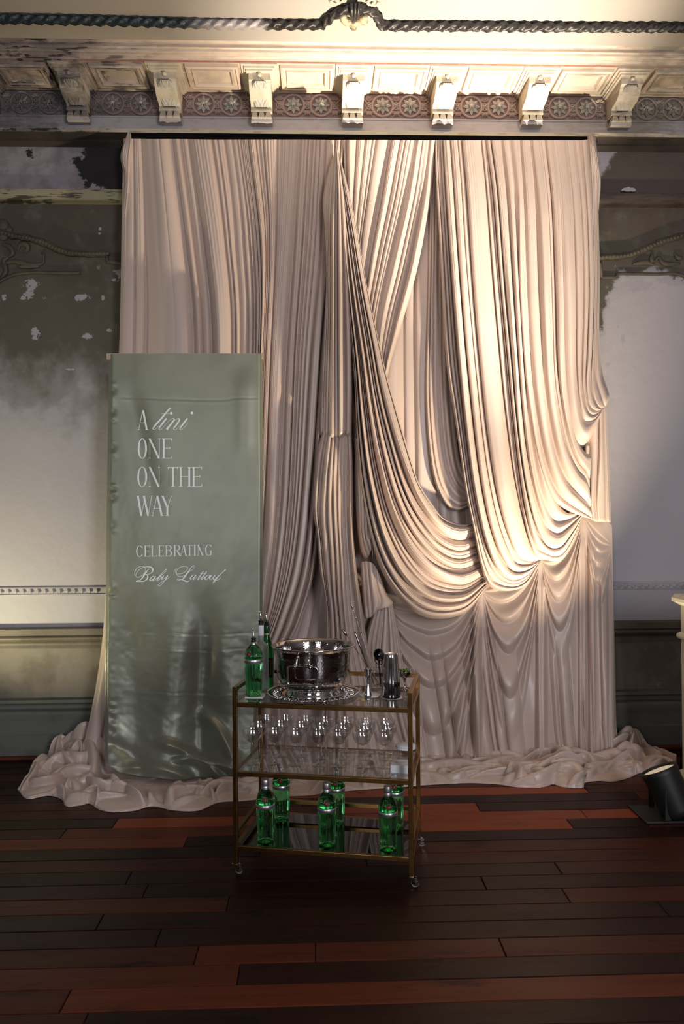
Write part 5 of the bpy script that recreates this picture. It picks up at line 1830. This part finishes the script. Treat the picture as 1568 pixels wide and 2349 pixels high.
gb = gin('green fluted gin bottle with silver cap, front row of the bottom shelf')
gspots = [(609, 1929, 'front'), (750, 1938, 'front'), (890, 1948, 'front'), (645, 1879, 'back'), (771, 1887, 'back'), (906, 1896, 'back')]
for i, (a, b, w) in enumerate(gspots):
    o = gb if i == 0 else copy_tree(gb)
    o.location = on(a, b, GZB)
    o.rotation_euler = (0, 0, (0.10, 0.05, 0.12, 0.0, -0.05, -0.15)[i])
    o['label'] = 'silver-capped green gin bottle %s of the %s row, bottom shelf' % (('at the banner end', 'in the middle', 'at the bar counter end')[i % 3], w)
g7 = gin('green fluted gin bottle with steel pourer standing on a white card coaster', True)
g7['group'] = 'bottles with pourers on the top shelf'
g7.location = on(582, 1596, GZT + 0.004)
g7.rotation_euler = (0, 0, -0.45)
pp = on(582, 1596, GZT)
cst = MB().box(-0.030, 0.050, -0.046, 0.046, 0, 0.004).build('square_coaster', M['white'], sm=False, bevel=0.0005)
cst.location = pp
cst.rotation_euler = (0, 0, CA + 0.05)
tag(cst, 'square white card coaster under the green gin bottle', 'coaster')

# frosted clear bottle
fb = tag(empty('spirit_bottle', on(599, 1583, GZT)), 'tall frosted clear spirit bottle with a steel pourer', 'bottle', 'bottles with pourers on the top shelf')
MB().lathe([(0.0005, 0.004), (0.026, 0.003), (0.0325, 0.0), (0.0345, 0.005), (0.0345, 0.192), (0.0330, 0.204), (0.0270, 0.214), (0.0185, 0.220), (0.0135, 0.226), (0.0128, 0.25), (0.0126, 0.302), (0.0005, 0.303)], 48).build('glass_body', M['frosted'], fb)
nl = MB()
nl.lathe([(0.0131, 0.252), (0.0134, 0.2525), (0.0134, 0.298), (0.0131, 0.2985)], 28)
nl.build('neck_label', M['white'], fb)
band_text('US', 0.0349, 0.080, 0.012, -PI / 2 + 0.62, fb, 'lettering')
pourer(fb, 0.303)

# dark green slim bottle
vb = tag(empty('vermouth_bottle', on(612, 1575, GZT)), 'slim dark green bottle with dark label beside the punch bowl', 'bottle', 'bottles with pourers on the top shelf')
MB().lathe([(0.0005, 0.006), (0.026, 0.004), (0.0325, 0.0), (0.0345, 0.006), (0.0345, 0.152), (0.0330, 0.170), (0.0270, 0.196), (0.0190, 0.222), (0.0145, 0.240), (0.0135, 0.275), (0.0005, 0.276)], 44).build('glass_body', M['dark_green_glass'], vb)
MB().lathe([(0.0142, 0.252), (0.0155, 0.253), (0.0152, 0.286), (0.0140, 0.288), (0.0005, 0.2885)], 28).build('neck_foil', pmat('green_foil', (0.01, 0.06, 0.03), 0.35), vb)
MB().lathe([(0.0146, 0.243), (0.0150, 0.2435), (0.0152, 0.252), (0.0146, 0.2525)], 28).build('neck_band', M['gold_print'], vb)
lbm = MB()
ang = np.linspace(-PI / 2 - 1.1, -PI / 2 + 1.1, 25)
lbm.add([(0.0350 * math.cos(a), 0.0350 * math.sin(a), z) for z in (0.048, 0.138) for a in ang], [(i, i + 1, 26 + i, 25 + i) for i in range(24)])
dl = lbm.build('label', M['dark_label'], vb)
lb2 = MB()
lb2.add([(0.0353 * math.cos(a), 0.0353 * math.sin(a), z) for z in (0.060, 0.062, 0.125, 0.127) for a in ang[9:20]],
        [(i, i + 1, 12 + i, 11 + i) for i in range(10)] + [(22 + i, 23 + i, 34 + i, 33 + i) for i in range(10)])
lb2.add([(0.0354 * math.cos(ang[k]), 0.0354 * math.sin(ang[k]), z) for k in (9, 10, 18, 19) for z in (0.060, 0.127)], [(0, 2, 3, 1), (4, 6, 7, 5)])
lb2.build('label_border', M['gold_print'], dl)
pourer(vb, 0.288)

# ---------- tray and punch bowl
tp = on(718, 1592, GZT)
tray = tag(empty('serving_tray', tp), 'round silver tray with beaded rim under the punch bowl', 'tray')


def scal(a, z):
    return 1 + 0.012 * math.cos(10 * a) * (1 if z > 0.006 else 0)


MB().lathe([(0.0005, 0.002), (0.11, 0.002), (0.125, 0.0025), (0.140, 0.006), (0.165, 0.010), (0.190, 0.0125), (0.200, 0.0145), (0.206, 0.0135), (0.207, 0.0115), (0.200, 0.010), (0.165, 0.0065), (0.135, 0.001), (0.11, 0.0), (0.0005, 0.0)], 120, flute=scal).build('tray_dish', M['silver'], tray)
bdm = None
bead = MB().ball((0, 0, 0), 0.0042, 8, 6).build('rim_bead', M['silver'], tray)
for k in range(96):
    a = 2 * PI * k / 96
    rr = 0.2045 * (1 + 0.012 * math.cos(10 * a))
    o = bead if k == 0 else bead.copy()
    if k: C.objects.link(o)
    o.location = (rr * math.cos(a), rr * math.sin(a), 0.0135)
flm = MB()
for k in range(40):
    a = 2 * PI * k / 40
    flm.tube([(r_ * math.cos(a + s_), r_ * math.sin(a + s_), z_) for r_, s_, z_ in ((0.142, 0.0, 0.0075), (0.158, 0.05, 0.0105), (0.176, 0.07, 0.0125), (0.190, 0.06, 0.0135))], [0.002, 0.0045, 0.0045, 0.002], 6)
flm.build('gadrooned_border', M['silver'], tray)

M['hammered'] = pmat('hammered_silver', (0.50, 0.47, 0.47), 0.10, metal=1.0)


def hammer(m):
    nt = m.node_tree
    b = nt.nodes['Principled BSDF']
    tc = N(nt, 'ShaderNodeTexCoord')
    vo = N(nt, 'ShaderNodeTexVoronoi', i_Scale=120.0)
    nt.links.new(tc.outputs['Object'], vo.inputs['Vector'])
    bp = N(nt, 'ShaderNodeBump')
    bp.inputs['Strength'].default_value = 0.16
    bp.inputs['Distance'].default_value = 0.002
    nt.links.new(vo.outputs['Distance'], bp.inputs['Height'])
    nt.links.new(bp.outputs[0], b.inputs['Normal'])


hammer(M['hammered'])
bw = tag(empty('punch_bowl', (tp[0], tp[1], tp[2] + 0.002)), 'large hammered silver punch bowl with square drop handles', 'bowl')
outer = [(0.0005, 0.012), (0.105, 0.012), (0.118, 0.004), (0.1245, 0.0), (0.1255, 0.004), (0.120, 0.012), (0.1145, 0.022), (0.1150, 0.030)]
MB().lathe(outer, 72).build('foot_ring', M['silver'], bw)
body = [(0.1150, 0.030), (0.128, 0.037), (0.144, 0.050), (0.157, 0.072), (0.164, 0.100), (0.1675, 0.140), (0.168, 0.175), (0.169, 0.192), (0.172, 0.204)]
inner = [(0.170, 0.206), (0.166, 0.192), (0.165, 0.140), (0.155, 0.075), (0.120, 0.040), (0.0005, 0.034)]
MB().lathe(body, 96).build('bowl_wall', M['hammered'], bw)
MB().lathe([(0.172, 0.204), (0.178, 0.210), (0.1845, 0.216), (0.1865, 0.2195), (0.1845, 0.2215), (0.178, 0.216), (0.170, 0.206)], 96).build('flared_rim', M['silver'], bw)
MB().lathe(inner, 96).build('inside', M['hammered'], bw)


def handle(ang):
    hd = empty('drop_handle')
    hd.parent = bw
    hd.rotation_euler = (0, 0, ang)
    y = -0.176
    pts = []
    for (cx, cz, a0) in ((0.054, 0.086, -90), (0.054, 0.142, 0), (-0.054, 0.142, 90), (-0.054, 0.086, 180)):
        for k in range(6):
            a = math.radians(a0 + 90 * k / 5)
            pts.append((cx + 0.011 * math.cos(a), y - 0.006 + (0.153 - cz - 0.011 * math.sin(a)) * -0.03, cz + 0.011 * math.sin(a)))
    MB().tube(pts, 0.0042, 10, closed=True).build('ring', M['silver'], hd)
    for sx in (-1, 1):
        lg = MB()
        lg.tube([(sx * 0.026, -0.166, 0.200), (sx * 0.026, -0.176, 0.182), (sx * 0.028, -0.176, 0.165), (sx * 0.034, -0.181, 0.154)], [0.006, 0.0055, 0.0055, 0.008], 10)
        lg.ball((sx * 0.034, -0.182, 0.152), 0.0095, 10, 8)
        lg.build('lug', M['silver'], hd)


handle(math.radians(-14))
handle(math.radians(166))

# ---------- bar tools
jp = on(844, 1597, GZT + 0.003)
jc = MB().lathe([(0.0005, 0.003), (0.0465, 0.003), (0.047, 0.0025), (0.047, 0.0), (0.0005, 0.0)], 48).build('round_coaster', M['white'])
sharp(jc)
jc.location = on(848, 1594, GZT)
tag(jc, 'round white card coaster under the steel jigger', 'coaster')
jg = tag(empty('jigger', jp), 'polished steel double-ended jigger on a round coaster', 'jigger')
MB().lathe([(0.0005, 0.052), (0.003, 0.052), (0.0172, 0.0005), (0.0178, 0.0), (0.0184, 0.0005), (0.0165, 0.008), (0.0058, 0.052)], 36).build('small_cup', M['chrome'], jg)
MB().lathe([(0.0058, 0.052), (0.0070, 0.058), (0.0178, 0.114), (0.0180, 0.121), (0.0186, 0.122), (0.0172, 0.1215), (0.0165, 0.112), (0.004, 0.062), (0.0005, 0.061)], 36).build('large_cup', M['chrome'], jg)

sp_ = on(897, 1599, GZT + 0.003)
c2 = MB().lathe([(0.0005, 0.003), (0.0465, 0.003), (0.047, 0.0025), (0.047, 0.0), (0.0005, 0.0)], 48).build('round_coaster', M['white'])
sharp(c2)
c2.location = on(898, 1599, GZT)
tag(c2, 'round white card coaster under the cocktail shaker', 'coaster')
sk = tag(empty('cocktail_shaker', sp_), 'two-piece steel cocktail shaker standing upside down on a coaster', 'shaker')
MB().lathe([(0.0005, 0.0), (0.0395, 0.0), (0.0408, 0.002), (0.0402, 0.01), (0.0392, 0.066), (0.0388, 0.068)], 48).build('lower_tin', M['gun'], sk)  # the dark reflection on the lower tin is put into its metal colour
MB().lathe([(0.0388, 0.068), (0.0396, 0.0685), (0.0394, 0.071), (0.0380, 0.080), (0.0330, 0.150), (0.0308, 0.178), (0.0300, 0.187), (0.0285, 0.191), (0.0262, 0.1915), (0.0255, 0.1885), (0.0005, 0.188)], 48).build('upper_tin', M['chrome'], sk)

mp_ = on(861, 1581, GZT)
mg = tag(empty('mixing_glass', mp_), 'cut crystal mixing glass holding long bar spoons', 'glass')


def cut(a, z):
    return 1 + (0.02 * abs(math.sin(10 * a + z * 160)) + 0.02 * abs(math.sin(10 * a - z * 160)) if 0.012 < z < 0.063 else 0)


MB().lathe([(0.0005, 0.0), (0.036, 0.0), (0.039, 0.003), (0.040, 0.012), (0.0405, 0.026), (0.041, 0.042), (0.0415, 0.062), (0.042, 0.080), (0.043, 0.0945), (0.042, 0.095), (0.0405, 0.0942), (0.0395, 0.08), (0.0385, 0.02), (0.036, 0.012), (0.0005, 0.011)], 120, flute=cut).build('cut_wall', M['coupe'], mg)


def ray_at_y(px, py, y):
    r = rays(px, py)
    return CAM + r * (y / r[1])


ym = mp_[1]
foot_pt = np.array([mp_[0], mp_[1], mp_[2] + 0.014])


def spoon(label, px, py, dy, kind, base):
    tip = ray_at_y(px, py, ym + dy)
    b = foot_pt + np.array(base)
    e = tag(empty('bar_spoon', tuple(b)), label, 'spoon', 'bar spoons in the mixing glass')
    t = tip - b
    L_ = float(np.linalg.norm(t))
    n = 60
    q = MB()
    if kind == 'twist':
        for ph in (0, PI):
            q.tube([tuple(t * (k / 159) + 0.0016 * np.array([math.cos(k * 0.9 + ph), math.sin(k * 0.9 + ph), 0])) for k in range(160)], 0.0014, 6)
        q.build('twisted_stem', M['chrome'], e)
        h = MB().ball(tuple(t), 0.0052, 10, 8, (0.8, 0.8, 1.5))
        h.tube([tuple(t), tuple(t * (1 + 0.016 / L_) + np.array([-0.004, 0, 0.004]))], [0.003, 0.0006], 8)
        h.build('finial', M['chrome'], e)
    elif kind == 'muddler':
        q.tube([(0, 0, 0), tuple(t * 0.9)], 0.0018, 8)
        q.build('stem', M['gun'], e)
        MB().tube([tuple(t * 0.88), tuple(t * 0.91), tuple(t * 0.985), tuple(t)], [0.002, 0.0062, 0.0068, 0.005], 12).build('disc_end', M['gun'], e)
    else:
        q.tube([(0, 0, 0), tuple(t * 0.5), tuple(t * 0.62), tuple(t * 0.8), tuple(t * 0.95), tuple(t)], [0.0025, 0.003, 0.0048, 0.0056, 0.0052, 0.002], 10)
        q.build('tong_arm', M['gun'], e)
    MB().ball((0, 0, 0.004), 0.009, 10, 8, (0.8, 1, 0.5)).build('spoon_bowl', M['gun'], e)
    return e


spoon('short dark bar spoon with a disc end leaning out leftwards', 785, 1443, 0.0342, 'muddler', (0.0228, -0.0028, 0.0))
spoon('long dark cocktail tongs leaning out of the mixing glass', 813, 1448, 0.0027, 'tong', (-0.0038, -0.0091, 0.0))
spoon('tallest twisted steel bar spoon with a pointed finial', 808, 1393, 0.0169, 'twist', (0.0096, 0.0155, 0.0))
M['gun_black'] = pmat('black_steel', (0.05, 0.048, 0.048), 0.2, metal=1.0)
stp = foot_pt + np.array([0.0242, 0.0117, 0.0])
st_top = ray_at_y(868, 1503, ym - 0.0043)
se_ = tag(empty('cocktail_strainer', tuple(stp)), 'black domed cocktail strainer leaning beside the shaker', 'strainer')
tt = st_top - stp
MB().tube([(0, 0, 0), tuple(tt * 0.55), tuple(tt * 0.85)], [0.005, 0.0045, 0.004], 10).build('handle', M['gun_black'], se_)
dsk = MB().lathe([(0.0005, -0.014), (0.012, -0.012), (0.022, -0.006), (0.0265, 0.001), (0.0290, 0.003), (0.0290, 0.0045), (0.0255, 0.003), (0.012, -0.009), (0.0005, -0.011)], 36).build('perforated_dish', M['gun_black'], se_)
dsk.location = tuple(tt)
dsk.rotation_euler = (math.radians(68), 0, math.radians(28))
sp2 = MB()
sp2.tube([(0.021 * math.cos(k * 0.3), 0.021 * math.sin(k * 0.3), 0.0) for k in range(21)], 0.0022, 6, closed=True)
spr = sp2.build('coil_spring', M['gun_black'], se_)
spr.location = tuple(tt * 0.93 + np.array([0, -0.004, -0.012]))
spr.rotation_euler = (math.radians(60), 0, math.radians(28))

# garnish dish with olives and picks
_g = cart_at(0.322, 0.150, GZT)
gp = (_g[0], _g[1], _g[2] + 0.034)          # the cup sits on a tall stem; gp is its lower end
gd = tag(empty('garnish_dish', _g), 'small footed silver dish of green olives with steel picks', 'dish')
MB().lathe([(0.004, 0.048), (0.010, 0.055), (0.020, 0.062), (0.0255, 0.074), (0.0265, 0.084), (0.0275, 0.086), (0.0255, 0.0855), (0.0240, 0.074), (0.018, 0.065), (0.0005, 0.061)], 40).build('dish_cup', M['silver'], gd)
MB().lathe([(0.0005, 0.0), (0.019, 0.0), (0.020, 0.002), (0.006, 0.006), (0.0035, 0.014), (0.0035, 0.044), (0.006, 0.050)], 28).build('stem_foot', M['silver'], gd)
rnd = random.Random(3)
ol0 = None
for k, (ax, ay, az) in enumerate(((-0.012, -0.008, 0.052), (0.004, -0.012, 0.053), (0.014, 0.0, 0.051), (-0.001, 0.009, 0.0545), (0.0130, 0.0145, 0.0560), (-0.0172, 0.0075, 0.0555))):
    o = MB().ball((0, 0, 0), 0.0072, 12, 8, (1.1, 1, 1)).build('green_olive', M['olive'])
    o.location = (gp[0] + ax, gp[1] + ay, gp[2] + az)
    o.rotation_euler = (0, k * 0.5, k)
    tag(o, 'small green olive heaped in the silver garnish dish', 'olive', 'olives in the garnish dish')
for k, (p0, p1) in enumerate((((-0.006, -0.004, 0.052), (-0.014, -0.010, 0.078)), ((0.010, 0.0, 0.050), (0.030, -0.008, 0.064)), ((0.006, 0.006, 0.052), (0.026, 0.004, 0.060)))):
    e = tag(empty('cocktail_pick', tuple(np.array(gp) + np.array(p0))), 'thin steel cocktail pick with a ball end stuck in olives', 'pick', 'picks in the garnish dish')
    v = np.array(p1) - np.array(p0)
    MB().tube([(0, 0, 0), tuple(v)], 0.0006, 6).build('pin', M['chrome'], e)
    MB().ball(tuple(v), 0.0026, 10, 8).build('ball_end', M['chrome'], e)

# middle shelf: napkins and a stack of scalloped doilies in a glass dish
npk = tag(empty('napkin_stack', cart_at(0.3255, -0.078, GZM), CA), 'stack of square white paper napkins beside the coupe glasses', 'napkins')
for k in range(6):
    q = MB().box(-0.041 + 0.0006 * (k % 2), 0.041 - 0.0006 * (k % 3), -0.045, 0.045, k * 0.0056, k * 0.0056 + 0.0053)
    q.build('napkin', M['white'], npk, sm=False, bevel=0.0012)
np2 = MB().box(-0.024, 0.022, -0.012, 0.010, 0.0336, 0.0339).build('embossed_print', pmat('pale_grey_print', (0.58, 0.59, 0.63), 0.7), npk, sm=False)
dn = tag(empty('doily_stack', on(930, 1733, GZM)), 'stack of white scalloped paper doilies on a clear glass dish', 'doilies')


def sco(a, z):
    return 1 + 0.03 * math.cos(22 * a)


MB().lathe([(0.0005, 0.0), (0.022, 0.0), (0.030, 0.008), (0.040, 0.030), (0.043, 0.034), (0.038, 0.031), (0.020, 0.006), (0.0005, 0.004)], 44).build('glass_dish', M['coupe'], dn)
for k in range(5):
    q = MB().lathe([(0.0005, 0.0), (0.044, 0.0), (0.045, 0.002), (0.044, 0.0035), (0.0005, 0.0035)], 132, flute=sco).build('doily', M['white'], dn)
    q.location = (0.001 * (k % 2), 0.001 * (k % 3), 0.033 + k * 0.0036)
    q.rotation_euler = (0, 0, k * 0.143)

# =================================================================== UPLIGHT AND BAR COUNTER AT THE RIGHT
ul = tag(empty('floor_uplight', (UP[0], UP[1], 0)), 'black can floor uplight beside the pooled satin', 'lamp')
ax = Vector((-0.38, 0.26, 1.0)).normalized()
lensc = Vector((0, 0, UP[2] - 0.012))
rot = ax.to_track_quat('Z', 'Y').to_euler()
cn = MB().lathe([(0.0005, -0.235), (0.070, -0.235), (0.082, -0.225), (0.088, -0.20), (0.090, -0.04), (0.093, -0.02), (0.094, 0.004), (0.090, 0.006), (0.086, 0.0), (0.084, -0.03), (0.0005, -0.035)], 44).build('can', M['black'], ul)
cn.location = lensc
cn.rotation_euler = rot
gm, gnt, gb_ = new_mat('glowing_lamp_face')
gb_.inputs['Base Color'].default_value = (0.75, 0.7, 0.55, 1)
gb_.inputs['Roughness'].default_value = 0.1
gb_.inputs['Emission Color'].default_value = (1.0, 0.85, 0.6, 1)
gb_.inputs['Emission Strength'].default_value = 0.35
ln = MB().lathe([(0.0005, -0.004), (0.05, -0.005), (0.084, -0.008)], 40).build('lamp_lens', gm, cn)
yk = MB()
yk.box(-0.115, 0.115, -0.115, 0.115, 0.0, 0.012)
yk.build('base_plate', M['black'], ul, sm=False, bevel=0.003)
for s in (-1, 1):
    MB().box(-0.014, 0.014, s * 0.098 - 0.004, s * 0.098 + 0.004, 0.010, 0.16).build('yoke_arm', M['black'], ul, sm=False)

cx0 = float(ray_at_y(1561, 1500, 4.32)[0])
bc = tag(empty('bar_counter', (cx0, 3.75, 0)), 'pale cream painted bar counter with moulded top and base', 'counter')
DW, DD, HT = 1.6, 0.57, 1.085
MB().box(0.0, DW, 0.0, DD, 0.09, HT - 0.05).build('carcass', M['cream_paint'], bc, sm=False, bevel=0.006)
tpm = MB()
rect_frame(tpm, -0.035, DW + 0.035, -0.035, DD + 0.035, [(0.035, HT - 0.062), (0.012, HT - 0.045), (0.0, HT - 0.038), (0.0, HT - 0.02), (0.012, HT), (0.03, HT + 0.004)])
tpm.build('worktop', M['cream_paint'], bc, sm=False)
rm = MB()
rect_frame(rm, -0.018, DW + 0.018, -0.018, DD + 0.018, [(0.018, HT - 0.25), (0.004, HT - 0.243), (0.0, HT - 0.23), (0.004, HT - 0.217), (0.018, HT - 0.21)])
rm.build('bead_moulding', M['cream_paint'], bc, sm=False)
bm_ = MB()
rect_frame(bm_, -0.02, DW + 0.02, -0.02, DD + 0.02, [(0.0, 0.0), (0.0, 0.085), (0.01, 0.105), (0.022, 0.115)])
bm_.build('base_moulding', M['cream_paint'], bc, sm=False)
